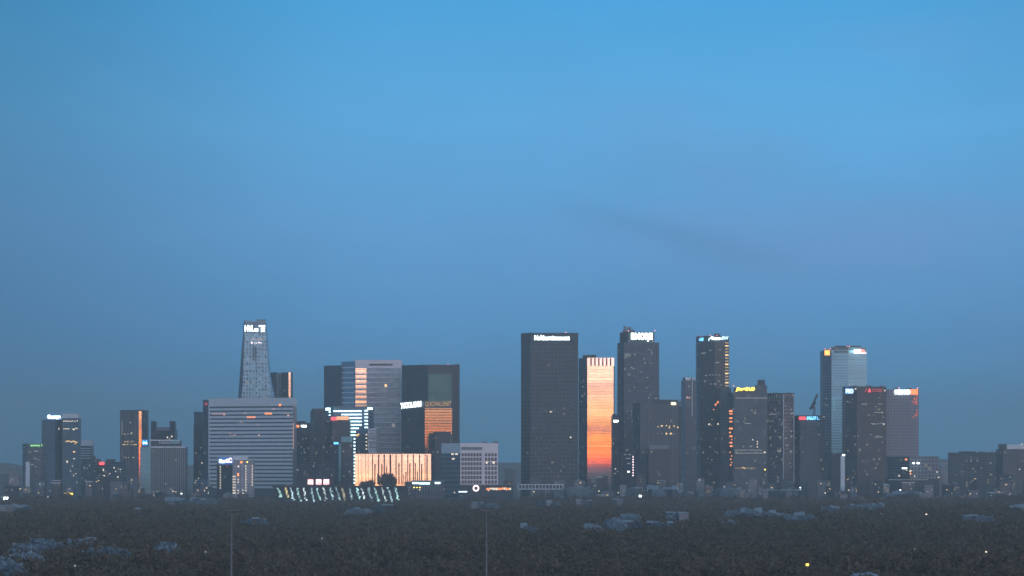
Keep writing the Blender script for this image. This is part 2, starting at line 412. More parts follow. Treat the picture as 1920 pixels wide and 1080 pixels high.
for py in (816, 835.5, 849, 863, 877): b.panel('floor_band', 79, py, 102.6, py + 1.1, M['grey'], .3, .5)
b.windows([(x, 790 + R.uniform(-1, 1)) for x in (119.5, 122, 125, 127, 130, 133, 136, 141, 145)] + [(x, 804) for x in (120, 123, 126, 129)] + [(138, 805, 4, 2.4), (142, 803), (144.5, 803.5)], M['g_cream'], 1.8, 1.9, fr)
b.windows([(x, 828 + R.uniform(-1, 1.2)) for x in (124, 126.5, 129, 132, 134, 136.5, 139, 141, 144)] + [(141, 832), (139, 847, 4, 2)], M['g_warm'], 1.6, 2.2, fr)
b.windows([(99, 804, 1.3, 4), (126, 866, 3, 3), (139, 860, 3, 1.6), (136, 874), (126, 864), (142, 888), (132, 883), (138, 892)], M['g_cream'], 1.5, 1.5, fr)
b.windows([(110, 798, 9, 2), (108, 860, 8, 1.6), (84, 862, 7, 1.6)], M['g_dim'], 2, 2)
# slab with pale blank top to its right
b = Bld('office_slab', 'low striped slab block with blank pinkish top storey, right of the two-part tower', [(147.5, 5300), (171, 5290)], 22, 836)
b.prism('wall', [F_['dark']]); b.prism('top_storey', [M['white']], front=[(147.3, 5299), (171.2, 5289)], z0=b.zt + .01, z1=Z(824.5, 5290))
for k in range(7): b.panel('floor_band', 147.6, 840 + 4.6 * k, 170.9, 841.7 + 4.6 * k, M['pale'], .35, .5)
b.panel('vent_grille', 158, 827, 161.5, 831, M['grey'], .4, .3)
# low dark blocks with red sign
b = Bld('dark_low_block', 'low dark block with a stair tower on its roof, left of the small red sign', [(153, 4720), (181, 4700)], 30, 862)
b.prism('wall', [F_['slate']]); b.plant(169, 177, 855, M['dark']); b.coping(M['dark'], 1)
b.windows([(158, 877, 2, 4), (163, 878), (168, 873, 2.5, 2.5), (154, 896), (177, 884), (160, 900)], M['g_dim'], 1.8, 2)
b = Bld('dark_low_block', 'low dark block carrying the small red rooftop sign', [(181.2, 4712), (230, 4700)], 30, 868)
b.prism('wall', [F_['slate']]); b.plant(199, 214, 861, M['dark']); b.coping(M['dark'], 1)
b.text('oo', 186, 866, 197, 872, M['g_red'], bold=.12)
b.windows([(214, 877, 2, 2.4), (221, 894.5, 2.2, 2.4), (194, 881, 2, 4), (195, 892, 4, 2), (206, 888), (217, 884), (226, 880)], M['g_cream'], 1.6, 1.8)
# striped tower with orange strip
b = Bld('striped_tower', 'tall dark striped tower with a glowing orange strip down its corner', [(225, 5016), (260, 5000), (265.6, 5001), (275, 5024)], 26, 771)
b.prism('wall', [F_['finlit'], F_['mirror'], F_['finlit']])
for k in range(12): b.panel('fin', 227 + 2.7 * k, 771.5, 227.9 + 2.7 * k, 925, M['grey'], .7, .8)
b.coping(M['dark'], 1.5); b.mast(241, 766); b.mast(248, 766.5); b.mast(254, 767)
b.windows([(231 + 3.1 * k + R.uniform(-.4, .4), 833.5) for k in range(9)] + [(x, 828) for x in (233, 236, 239, 243, 247, 251)], M['g_warm'], 1.5, 1.8)
b.windows([(229.5, 790 + 3.4 * k, 1.3, 2) for k in range(8)] + [(244, 792, 1.4, 2.4), (234, 814), (240, 814), (244, 813), (247, 812, 1.4, 2.4), (251, 814), (232, 857), (236, 858), (241, 857), (250, 858)], M['g_cream'], 1.4, 1.6)
# U-topped block
b = Bld('notched_block', 'dark block whose roofline dips between two raised corners, behind the finned block', [(283, 5215), (328, 5200)], 26, 806)
b.prism('wall', [F_['dark']]); b.panel('parapet_band', 292, 801, 318, 808, M['grey'], .3, .5)
for x0, x1 in ((283.2, 292), (318, 327.8)): b.prism('corner_tower', [F_['dark']], front=[(x0, 5199 + (328 - x0) / 45 * 15 - .5), (x1, 5199 + (328 - x1) / 45 * 15 - .5)], z0=b.zt + .01, z1=Z(789.5, 5200), depth=20)
b.mast(286, 784); b.mast(321, 786)
b.windows([(314, 820, 2.4, 3), (322, 818.5, 2.6, 3), (318, 823, 1.4, 1.4)], M['g_cream'])
# finned block with teal end
b = Bld('finned_block', 'mid-rise block with pale vertical fins, blank teal end wall, dim rooftop sign', [(263, 4716), (282.6, 4700), (347, 4706)], 28, 838)
b.prism('wall', [facade('teal_panel_facade', (.58, .80, .78), (.68, .86, .84), 2.4, 1.6, .3, .25, rough=.5, var=.1), F_['black_fin'] if 'black_fin' in F_ else F_['dark']])
for k in range(18): b.panel('fin', 284.5 + 3.55 * k, 839.5, 285.7 + 3.55 * k, 928, M['fin'], .8, .9)
b.panel('cornice', 282.8, 837, 347, 839.4, M['pale'], 1.0, 1.2)
pf = [(281, 4702), (338, 4706)]
b.prism('roof_storey', [M['dark']], front=pf, z0=b.zt + .01, z1=Z(825.6, 4702), depth=18)
b.panel('top_rail', 281, 824.4, 338, 826.6, M['pale'], .3, .5, pf); b.panel('end_post', 281, 826.7, 282.2, 837, M['pale'], .3, .5, pf)
b.text('Union', 298, 826.8, 318, 832.2, M['pale'], .5, pf, .02); b.panel('dull_sign', 319.5, 827, 336.5, 832, M['teal'], .5, .3, pf)
fb = [(266.5, 4700), (277.5, 4699)]
b.panel('blue_sign_board', 266.8, 824, 277.2, 836.5, M['g_blue2'], .3, .6, fb); b.text('M', 267.8, 826, 276.2, 833.5, M['g_blue'], front=fb, bold=.06); b.windows([(269.5, 831, 3, 2), (274.5, 831, 3, 2)], M['g_white'], front=[(266.5, 4698), (277.5, 4697)])
b.windows([(330, 922, 3, 1.2), (340, 923, 2, 1.2)], M['g_cream'])
# narrow dark pair left of the big slab
b = Bld('narrow_dark_tower', 'narrow dark tower with lighter top storey, left of the broad pale slab', [(363, 5210), (380.4, 5200)], 24, 796)
b.prism('wall', [F_['dark']]); b.prism('top_storeys', [F_['slate']], front=[(363.6, 5208), (380, 5199)], z0=b.zt + .01, z1=Z(772, 5200)); b.mast(366, 767)
b.windows([(368, 901), (372, 897, 2, 2), (366, 905), (379, 868, 2, 2)], M['g_cream'], 1.6, 1.8)
b = Bld('narrow_dark_tower', 'narrow dark tower with one dim red window, touching the broad pale slab', [(380.6, 5160), (393, 5150)], 24, 751)
b.prism('wall', [F_['dark_blue']]); b.coping(M['dark'], 1); b.windows([(386.5, 757.5, 6, 4.2)], M['g_red2'])

# broad pale slab, 22 storeys
b = Bld('broad_slab_building', 'broad pale office slab with many dark ribbon windows and a blank top band', [(391.6, 4860), (549, 4800), (551.5, 4832)], 30, 745.5)
zb = Z(761, 4800); b.wp = 1.0
b.prism('wall', [facade('ribbon_window_facade', (.045, .065, .10), (.17, .18, .22), 3.7, 2.1, .06, .28, rough=.2, lit=.012, lit_s=.7, lit_col=(1, .7, .5)), facade('slab_end_facade', (.30, .22, .25), (.40, .38, .42), 4.9, 3, .4, .2, rough=.3)], z1=zb)
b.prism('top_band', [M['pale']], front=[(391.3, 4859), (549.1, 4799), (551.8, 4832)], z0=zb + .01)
for k in range(21):
    y = 764.6 + 7.35 * k
    zz_ = Z(y + 1.9, 4800); pa, pb_ = b.pts[0], b.pts[1]
    L = math.hypot(pb_[0] - pa[0], pb_[1] - pa[1]); tt = ((pb_[0] - pa[0]) / L, (pb_[1] - pa[1]) / L)
    box('spandrel_band', ((pa[0] + pb_[0]) / 2 + tt[1] * .3, (pa[1] + pb_[1]) / 2 - tt[0] * .3, zz_), L / 2, .55, 1.45, M['pale'], b.root, tt)
b.panel('corner_pier', 391.4, 761, 393.2, 925, M['pale'], .95, .6)
def row(py): return py
b.windows([(400 + 3.1 * k, 776) for k in range(8)] + [(421, 777.5, 3, 3), (461, 775, 2.4, 1.6), (514, 767, 4, 1.6), (536, 775), (541, 779, 3, 4), (436, 816), (441, 815, 1.4, 3), (486, 816, 3, 3), (432, 813), (484, 796), (453, 792)], M['g_pinkdim'], 1.5, 2)
b.windows([(498 + 2.8 * k, 775.5) for k in range(5)] + [(465 + 3.3 * k, 782.2) for k in range(5)] + [(525.5, 759.5, 4.5, 4)], M['g_orange'], 2.2, 3.2)
b.windows([(550.2, 795 + 5 * k, 1.4, 3.5) for k in range(10)], M['g_pinkdim'], front=[(549.3, 4798), (551.5, 4798)])
# tapered tower
b = Bld('tapered_tower', 'tall tapering glass tower with glowing white sign at its crown', [(452, 5412), (458, 5400), (498, 5402)], 34, 602)
prof = [(925, 430, 442, 521, 526), (850, 436, 449, 515, 522), (745, 446.5, 453.5, 509, 515), (720, 448.3, 455, 506.5, 509.5), (697, 450, 456, 503, 505.5), (660, 452.5, 457.3, 501, 502.5), (630, 455.5, 458.2, 499, 500.5), (602, 456.8, 459.5, 497.5, 498.4)]
tw = facade('lattice_glass_facade', (.15, .30, .40), (.50, .72, .80), 5.2, 4.4, .34, .34, metal=.4, rough=.2, lit=.02, lit_s=.5, lit_col=(1, .8, .7), var=.6)
ring_v, ff, mi, uv = [], [], [], []
for py, a, b_, c_, d_ in prof:
    z = max(0, Z(py, 5400)); yb = 5400
    ring_v += [(X(a, 5414), 5414, z), (X(b_, yb), yb, z), (X(c_, yb), yb, z), (X(d_, 5410), 5410, z), (X(d_, 5410) - 1, 5440, z), (X(a, 5414) + 1, 5440, z)]
for k in range(len(prof) - 1):
    for j in range(6):
        q = [6 * k + j, 6 * k + (j + 1) % 6, 6 * k + 6 + (j + 1) % 6, 6 * k + 6 + j]
        ff.append(tuple(q)); mi.append({0: 1, 1: 0, 2: 2}.get(j, 1))
        for v_ in q: uv += [ring_v[v_][0] + (ring_v[v_][1] if j in (0, 2) else 0), ring_v[v_][2]]
n6 = 6 * (len(prof) - 1); ff.append(tuple(range(n6, n6 + 6))); mi.append(3); uv += [0.0] * 12
mesh_obj('wall', ring_v, ff, [tw, F_['dark_blue'], facade('bright_edge_glass', (.62, .60, .62), (.3, .3, .34), 4.2, 2, .2, .2, metal=.85, rough=.08, wob=.02), M['roof']], b.root, mi, uv)
fq = [(458.6, 5399), (498, 5399)]
zt = Z(602, 5400)
# crown: two raised screens leaving a notch
for xs in ((458, 474, 604.5, 601.2), (481, 498.4, 603.0, 601.0)):
    a, c, ya, yc = xs
    x0, x1 = X(a, 5400), X(c, 5400)
    v = [(x0, 5400.2, zt), (x1, 5400.2, zt), (x1, 5400.2, Z(yc + (1.5 if a < 470 else -2), 5400)), (x0, 5400.2, Z(ya - 4, 5400))]
    v += [(p[0], 5401.2, p[2]) for p in v]
    mesh_obj('crown_screen', v, [(0, 1, 2, 3), (7, 6, 5, 4), (0, 4, 5, 1), (1, 5, 6, 2), (2, 6, 7, 3), (3, 7, 4, 0)], M['grey'], b.root)
b.panel('sign_backing', 459.2, 603, 497, 623.5, plain('blue_grey_panel', (.16, .22, .28), .4, .3), .4, .5, fq)
b.text('NVL', 459, 610, 476.5, 622, M['g_white'], front=fq, bold=.03); b.text('u', 477.5, 616, 484, 622, M['g_white'], front=fq, bold=.10, name='sign_letter')
b.text('T', 485.5, 610, 497, 622, M['g_white'], front=fq, bold=.04, name='sign_letter'); b.text('E', 490.5, 614.5, 497, 622, M['g_white'], front=fq, bold=.02, name='sign_letter', proud=1.6)
b.windows([(473, 636, 2, 2.2), (477, 636), (480, 636.3), (484, 636.3), (488, 636, 2.4, 2), (492, 636, 2, 2)], M['g_pinkdim'], 1.5, 1.6, fq)
b.windows([(472, 642.5, 3, 2.4), (478, 643), (481, 643.4), (485.5, 642.3, 2.2, 2.2), (489, 643)], M['g_pink'], 1.3, 1.4, fq)
for x in (474.5, 478.5): b.panel('dark_slot', x, 650, x + 1.6, 676, M['dark'], .3, .3, fq)
# dark tower behind with bright corner strip
b = Bld('dark_tower', 'dark twin-shaft tower with thin bright corner strip, behind the tapered tower', [(507, 5612), (518.6, 5600)], 26, 698)
b.prism('left_shaft', [F_['dark']]); f2 = [(519, 5616), (527, 5616)]; b.prism('recess', [F_['blueglass']], front=f2, depth=8, z1=Z(699.5, 5616))
b.prism('right_shaft', [F_['dark'], F_['mirror'], F_['dark']], front=[(527.3, 5608), (541, 5600), (544.8, 5600.0), (548, 5612)], depth=22, z1=Z(698, 5600)); b.mast(524.5, 694)

# small tower in front of the slab, lit windows
b = Bld('hotel_block', 'small two-tone block with blue and pink rooftop sign and lit window rows', [(406.5, 4516), (436, 4500), (475, 4504)], 22, 873)
b.prism('dark_wing', [M['black'], M['black']], front=[(406.5, 4514), (436, 4500)], z1=Z(869, 4500))
hf = [(436.2, 4502), (475, 4506)]
b.prism('pale_wing', [facade('hotel_facade', (.10, .12, .17), (.34, .35, .40), 3.1, 3.4, .45, .5, rough=.4, lit=.2, lit_col=(1, .62, .4), lit_s=.6)], front=hf, z1=Z(862.5, 4502))
b.prism('roof_block', [M['pale']], front=[(437, 4503), (464, 4505.4)], z0=Z(862.5, 4502) + .01, z1=Z(855, 4502), depth=16)
sf = [(410, 4500), (436.5, 4499)]
b.panel('sign_board', 409.5, 857.5, 436.5, 871, M['g_blue2'], .2, .8, sf)
b.text('Gnne', 411, 861, 425, 868, M['g_white'], front=sf, bold=.10); b.text('g', 423, 860.5, 430, 867.5, M['g_pink'], front=sf, bold=.1, proud=1.5, name='sign_letter'); b.text('C', 428, 858.5, 435.5, 867.5, M['g_pink'], front=sf, bold=.05, proud=1.6, name='sign_letter')
b.windows([(413.2, 875 + 5 * k) for k in range(9)], M['g_cream'], 2, 2.2, [(406.5, 4513), (436, 4499)]); b.windows([(426, 874, 2.4, 2.4)], M['g_red2'], front=[(406.5, 4513), (436, 4499)]); b.windows([(421.6, 894, 1.3, 3)], M['g_dim'], front=[(406.5, 4513), (436, 4499)])
hw = []
for k in range(7): hw += [(434.8 + 2.2, 893.5 + 5.2 * k), (440.5, 893.5 + 5.2 * k)]
hw += [(446.5, 899), (446.5, 904), (446.5, 919.5), (446.5, 925), (455.5, 919), (455.5, 925)]
for k in range(10): hw.append((461, 874 + 5.05 * k))
for k in range(8): hw.append((473, 874 + 5.05 * k))
hw += [(447, 874.5, 2.6, 3)]
b.windows(hw, M['g_cream'], 2.1, 2.2, hf)
b.windows([(452.5, 866.5, 4.5, 4), (446.5, 890, 3.4, 6)], M['g_orange'], front=hf); b.windows([(463.5, 866.3, 2.6, 2.6)], M['g_yellow'], front=hf)
b.windows([(440, 874), (455.5, 874), (467, 874.5), (467, 883), (467, 893), (467, 904), (455.5, 898.5), (455.5, 904)], M['g_dim'], 1.8, 2, hf)

# dark blocks with red and white signs
b = Bld('dark_sign_block', 'dark block with small red and white rooftop signs, right of the broad pale slab', [(551.6, 5010), (566, 5000), (582, 5004)], 26, 794)
b.prism('wall', [F_['dark']]); b.coping(M['dark'], 1); b.plant(556, 572, 789.5, M['dark'])
rf_ = [(549, 4996), (566, 4996)]
b.text('mom', 549.5, 796.5, 561, 801.5, M['g_osign'], bold=.1, front=rf_); b.text('uu', 564.5, 797, 575, 801.3, M['g_white'], bold=.08, front=[(563, 4998), (582, 4998)])
b.windows([(x, y) for x, y in ((559, 832), (574, 822), (565, 850), (571, 861), (577, 878), (588 - 10, 840), (563, 871), (570, 843))], M['g_dim'], 2, 1.8)
b = Bld('dark_narrow_block', 'plain dark narrow tower just left of the blue-white banded building', [(582, 5114), (588, 5100), (609.5, 5103)], 26, 769)
b.prism('wall', [F_['dark']]); b.prism('top_storey', [M['dark']], front=[(585, 5108), (589, 5102), (608.5, 5105)], z0=b.zt + .01, z1=Z(766, 5100), depth=20)
b.windows([(590, 868, 1.6, 2.4), (592, 876), (586, 888), (604, 860)], M['g_dim'], 1.4, 1.6)

# banded tower with pale frame
b = Bld('framed_tower', 'broad dark banded tower framed in pale pink along its top', [(607.4, 5322), (639.5, 5312), (666, 5302), (752, 5300)], 36, 677)
b.prism('dark_wing', [F_['dark_blue']], front=[(607.4, 5335), (639.8, 5313)], z1=Z(685, 5313), depth=20)
band = facade('banded_glass_facade', (.11, .20, .28), (.05, .09, .12), 7.0, 3.0, .08, .1, metal=.6, rough=.15, lit=.01, lit_s=.8, bandvar=.4)
b.prism('middle_wing', [facade('light_blue_wing_facade', (.20, .34, .44), (.12, .20, .26), 9.0, 3.0, .12, .08, metal=.55, rough=.2, var=.12)], front=[(640, 5316), (666, 5302)], z1=Z(677.5, 5302), depth=24)
b.prism('main_wall', [F_['mirror'], band], front=[(666.3, 5299), (687, 5300), (752.4, 5302)], z1=Z(690.5, 5300), depth=34)
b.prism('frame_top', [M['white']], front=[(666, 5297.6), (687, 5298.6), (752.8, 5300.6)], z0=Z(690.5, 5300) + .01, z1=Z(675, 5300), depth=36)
b.panel('louvre_slot', 692, 682, 736, 685.4, M['dark'], .25, .3, [(687, 5298.6), (752.8, 5300.6)])
b.panel('frame_edge', 750.8, 690.8, 753, 860, M['pale'], 1.2, 1.3, [(687, 5300), (752.4, 5302)])
fm = [(687, 5300), (752.4, 5302)]
for k in range(18): b.panel('floor_band', 687.5, 697.2 + 9.4 * k, 750.6, 699.6 + 9.4 * k, M['white'], .6, .6, fm)
for k in range(9): b.panel('floor_band', 640.6, 688.2 + 9.4 * k, 665.6, 690.4 + 9.4 * k, M['pale'], .5, .6, [(640, 5316), (666, 5302)])
for k in range(9): b.panel('floor_band', 666.8, 700 + 9.4 * k, 686.6, 703.2 + 9.4 * k, M['pale'], .3, .4, [(666.3, 5299), (687, 5300)])
b.windows([(723.4, 723, 4.5, 5.5)], M['g_warm'], front=fm); b.windows([(720, 759.5, 2, 1.6), (716, 760, 1.4, 2), (690, 720, 3, 2)], M['g_dim'], front=fm)

# dark green-panelled block
b = Bld('dark_corner_building', 'massive dark corner building with a greenish glass panel, behind the gold-fronted block', [(753.4, 5228), (801.5, 5200), (861, 5206)], 40, 685.5)
pan = facade('green_glass_facade', (.08, .20, .16), (.05, .10, .08), 3.6, 2.2, .25, .1, metal=.55, rough=.2)
b.prism('wall', [F_['dark'], F_['dark']]); b.coping(M['dark'], 1.2)
b.prism('glass_panel', [pan], front=[(803.5, 5199.2), (847, 5203.7)], depth=1, z0=Z(835, 5200), z1=Z(701, 5200))
b.beacons([(817, 683.5), (840, 683)])
# gold-fronted block with two signs
b = Bld('gold_fronted_block', 'block with a gold mirrored front, white letters left and gold letters right', [(752.3, 4984), (796.5, 4950), (847.5, 4952)], 34, 764.5)
b.prism('wall', [F_['dark'], F_['mirror_soft']]); b.prism('top_storey', [M['dark']], front=[(752.8, 4983.6), (796.6, 4950.4), (847.2, 4952.4)], z0=b.zt + .01, z1=Z(752, 4950))
b.text('TYCOLANM', 752.3, 753.8, 791.8, 764.6, M['g_white'], proud=1.5, bold=.04, slope=.06)
b.text('QUICHNLUINET', 797, 752.6, 846, 763.4, M['g_gold'], bold=.02); b.panel('sign_base', 796.8, 763.6, 847.2, 765.2, M['grey'], .6, .6)
b.windows([(812, 748, 1.6, 2)], M['g_dim'], front=[(800, 4960), (830, 4960)])
b = Bld('windowless_dark_block', 'plain dark windowless block standing before the gold mirrored front', [(810, 4860), (815, 4850), (847.5, 4852)], 24, 815)
b.prism('wall', [F_['dark']]); b.prism('top_storey', [M['dark']], front=[(813, 4858), (818, 4853), (845, 4854)], z0=b.zt + .01, z1=Z(809.5, 4850), depth=18)

# blue-white banded building
b = Bld('banded_lit_building', 'blue glass building ringed by bright blue-white strip lights, below the pale-framed tower', [(610.5, 4925), (625, 4908), (690, 4900), (699.5, 4924)], 34, 762.5)
bgl = facade('blue_banded_facade', (.13, .22, .32), (.10, .16, .22), 4.6, 3.0, .3, .06, metal=.5, rough=.15, var=.15)
b.prism('wall', [bgl]); b.coping(M['steel'], .6)
gm_f = [(624, 4907), (690, 4899)]
def strip(x0, x1, y): b.panel('light_strip', x0, y - 1.15, x1, y + 1.15, M['g_cyan'], .5, .5, gm_f)
for k, (a, c) in enumerate([(625, 678), (640, 678), (655, 678), (656, 678), (656, 678), (656, 672.8), (656, 667), (656, 667)]): strip(a, c, 770.8 + 6.45 * k)
for k in range(6): strip(683.6, 690, 770 + 6.3 * k)
for k in range(14):
    b.panel('edge_lamp', 662, 822.2 + 6.35 * k - .9, 666, 823.8 + 6.35 * k + .4, M['g_cyan'], .5, .5, [(660, 4705), (668, 4705)]) if k > 20 else None
b.panel('light_strip', 610.8, 764.5, 619.5, 769.5, M['g_cyan'], .6, .6, [(609, 4905), (622, 4900)]); b.panel('light_strip', 688.5, 764.2, 699, 768.2, M['g_cyan'], .6, .6, [(686, 4896), (702, 4896)])
b.windows([(618, 772.2, 3.2, 3), (618, 778.3, 3, 2)], M['g_cyan'], front=[(609, 4903), (625, 4903)])
# its neighbours
b = Bld('dark_sign_tower', 'dark block with a red and peach rooftop sign, in front of the blue-white banded building', [(609.6, 4812), (622, 4800), (655.6, 4803)], 26, 787)
b.prism('wall', [F_['dark'], F_['dark']])
b.text('om', 620, 781, 631, 788.4, M['g_red'], bold=.12, proud=1.2); b.text('nonnm', 631, 780, 653.5, 787.6, plain('peach_lettering', (.5, .3, .2)) and glow_mat('peach_sign_light', (1, .50, .26), 1.3), bold=.08, proud=1.1)
b.windows([(618, 789, 2, 2), (614, 790, 2, 2)], M['g_dim']); b.mast(650, 781, dy=2)
b = Bld('lit_balcony_block', 'stepped block with balconies and a white column of lights, above the orange mirrored hall', [(666.5, 4760), (690, 4750), (712, 4762)], 24, 812)
b.prism('wall', [F_['slate'], F_['blueglass']], front=[(666.5, 4760), (690.5, 4752)], depth=20, z1=Z(813, 4752))
b.prism('right_wing', [F_['blueglass']], front=[(690.7, 4750), (706, 4752)], depth=22, z1=Z(803, 4750)); b.prism('end_wing', [M['grey']], front=[(706.2, 4755), (712, 4760)], depth=16, z1=Z(803, 4755))
b.windows([(687, 815 + 6.7 * k, 3, 2) for k in range(5)], M['g_cream'], front=[(680, 4749), (690.5, 4749)])
b.windows([(669.5, 816, 4, 3), (672.5, 814.5, 2, 3)], M['g_warm'], front=[(666.5, 4759), (690.5, 4751)])
for y in (821, 829, 837): b.panel('balcony', 692, y, 705.5, y + 1.4, M['grey'], .9, 1, [(690.7, 4750), (706, 4752)])
b.panel('white_pole', 690.2, 806, 691, 845, M['white'], .6, .4, [(680, 4748), (695, 4748)])
b = Bld('light_edged_block', 'dark block edged by a dotted white light column, small blue sign on its left', [(626, 4712), (638, 4700), (665.5, 4702)], 26, 829)
b.prism('wall', [F_['dark_blue'], F_['dark']]); b.prism('top_storey', [M['teal']], front=[(640, 4701), (660, 4702.5)], z0=b.zt + .01, z1=Z(818.5, 4700), depth=16)
b.panel('teal_strip', 635.2, 831, 639.3, 902, M['teal'], .5, .4, [(634, 4699), (641, 4698.5)])
b.panel('blue_sign', 626, 829, 634.5, 833, M['g_blue'], .5, .4, [(625, 4699), (636, 4698.5)])
for k in range(14): b.panel('edge_lamp', 663.2, 821.6 + 6.35 * k, 666.2, 824.2 + 6.35 * k, M['g_cyan'], .5, .5, [(660, 4699), (668, 4699.6)])
b.windows([(650, 870, 3, 1), (655, 884), (645, 893)], M['g_dim'])
# dark block below with three glowing signs
b = Bld('dark_podium_block', 'low dark block with three glowing pink-white character signs at street level', [(556, 4660), (625.5, 4650)], 26, 872)
b.prism('wall', [F_['dark']]); b.coping(M['dark'], .8)
for x, ch in ((577, '出'), (592.5, '四'), (606.8, '國')):
    b.panel('sign_board', x - .2, 898.4, x + 10.8, 908.8, glow_mat('pink_board_light', (1, .45, .42), .9), .3, .4, [(556, 4655), (625.5, 4645)])
    b.text(ch, x + .6, 899, x + 10.2, 908.2, M['g_pink'], front=[(556, 4655), (625.5, 4645)], bold=.03)
b.windows([(550 + 8, 881, 3, 3)], M['g_dim']); b.windows([(588, 874, 2, 3), (570, 889), (600, 887), (615, 880)], M['g_dim'], 1.5, 1.5)

# orange mirrored hall: glass front leaning back 1.1 degrees, dark uneven fins
D_ = 4550
t = thing('mirrored_hall', 'long low hall whose mirror glass front glows orange between uneven dark vertical fins', 'building', (X(737, D_), D_ + 15, 0))
x0, x1 = X(665.5, D_), X(808, D_); z1_ = Z(851, D_); lean = math.tan(math.radians(.62)) * z1_
v = [(x0, D_, 0), (x1, D_ + 3, 0), (x1, D_ + 3 + lean, z1_), (x0, D_ + lean, z1_), (x0, D_ + 34, 0), (x1, D_ + 34, 0), (x1, D_ + 34, z1_), (x0, D_ + 34, z1_)]
Lx = x1 - x0
hall = facade('hall_mirror_facade', (.82, .77, .70), (.60, .48, .40), 5.2, 7.0, .03, .02, metal=1, rough=.04, wob=.0008, var=.03, frame_rough=.3)
mesh_obj('glass_front', v, [(0, 1, 2, 3), (1, 5, 6, 2), (5, 4, 7, 6), (4, 0, 3, 7), (3, 2, 6, 7)], [hall, M['dark'], M['roof']], t, [0, 1, 1, 1, 2],
         [0, 0, Lx, 0, Lx, z1_, 0, z1_] + [0.0] * 32)
box('roof_edge', ((x0 + x1) / 2, D_ + 1.5 + lean, z1_ + .5), Lx / 2 + .5, 1.2, .5, M['dark'], t, (Lx / math.hypot(Lx, 3), 3 / math.hypot(Lx, 3)))
for px, ya, yb, wd in [(698.6, 852, 908, 1.2), (703, 870, 908, 1.5), (710, 852, 908, 1.6), (716, 870, 908, 1.4), (720.5, 852, 908, 1.6), (725, 874, 900, 1.2), (732, 852, 908, 2), (742.5, 852, 908, 1.3), (748, 868, 908, 1.4), (753.5, 852, 908, 1.4), (761, 885, 908, 1.4), (764.5, 852, 908, 1.2), (768.5, 868, 908, 1.5), (775, 852, 908, 1.3), (778.5, 868, 908, 1.3), (782.5, 884, 908, 1.2), (786.5, 852, 908, 1.3), (790.5, 870, 908, 1.5), (797, 852, 908, .9), (800.6, 853, 908, 1.5), (708, 888, 908, 1.2), (757, 890, 908, .9), (672, 852, 908, .35), (678.5, 852, 908, .35), (685, 852, 908, .35), (691, 852, 908, .35)]:
    dd = D_ + (px - 665.5) / 142.5 * 3
    za, zb_ = Z(ya, D_), max(0, Z(yb, D_)); yy = dd + lean * ((za + zb_) / 2 / z1_) - .9
    v, f = box_mesh((X(px, D_), yy, (za + zb_) / 2), max(wd * 1.5, .6) / F * D_ / 2, .35, (za - zb_) / 2)
    sh = math.tan(math.radians(.62)); v = [(a, b_ + (c - (za + zb_) / 2) * sh, c) for a, b_, c in v]
    mesh_obj('fin', v, f, M['black'], t)

# low podium with cool light strips right of the hall
b = Bld('strip_lit_podium', 'low podium with cool white light strips along its roof, right of the orange hall', [(760, 4455), (831, 4450)], 20, 903)
b.prism('wall', [facade('podium_fin_facade', (.03, .035, .045), (.14, .15, .18), 9, 3.2, .08, .3, rough=.4)]); b.prism('roof_slab', [M['zinc']], front=[(771, 4447), (834, 4444)], z0=b.zt + .01, z1=b.zt + 1.3, depth=22)
for a, c, y in ((773.5, 786, 904.2), (787, 806.5, 904.8), (816, 826, 904)): b.panel('light_strip', a, y, c, y + 3.2, M['g_cyan'], 3.2, .5)
b.windows([(776.5, 914, 3, 2), (782, 914, 2.4, 2), (787.5, 914, 2.4, 2)], M['g_yellow']); b.windows([(768, 914, 2, 2), (768, 925, 2, 2), (767, 919, 1.4, 2)], M['g_dim'])

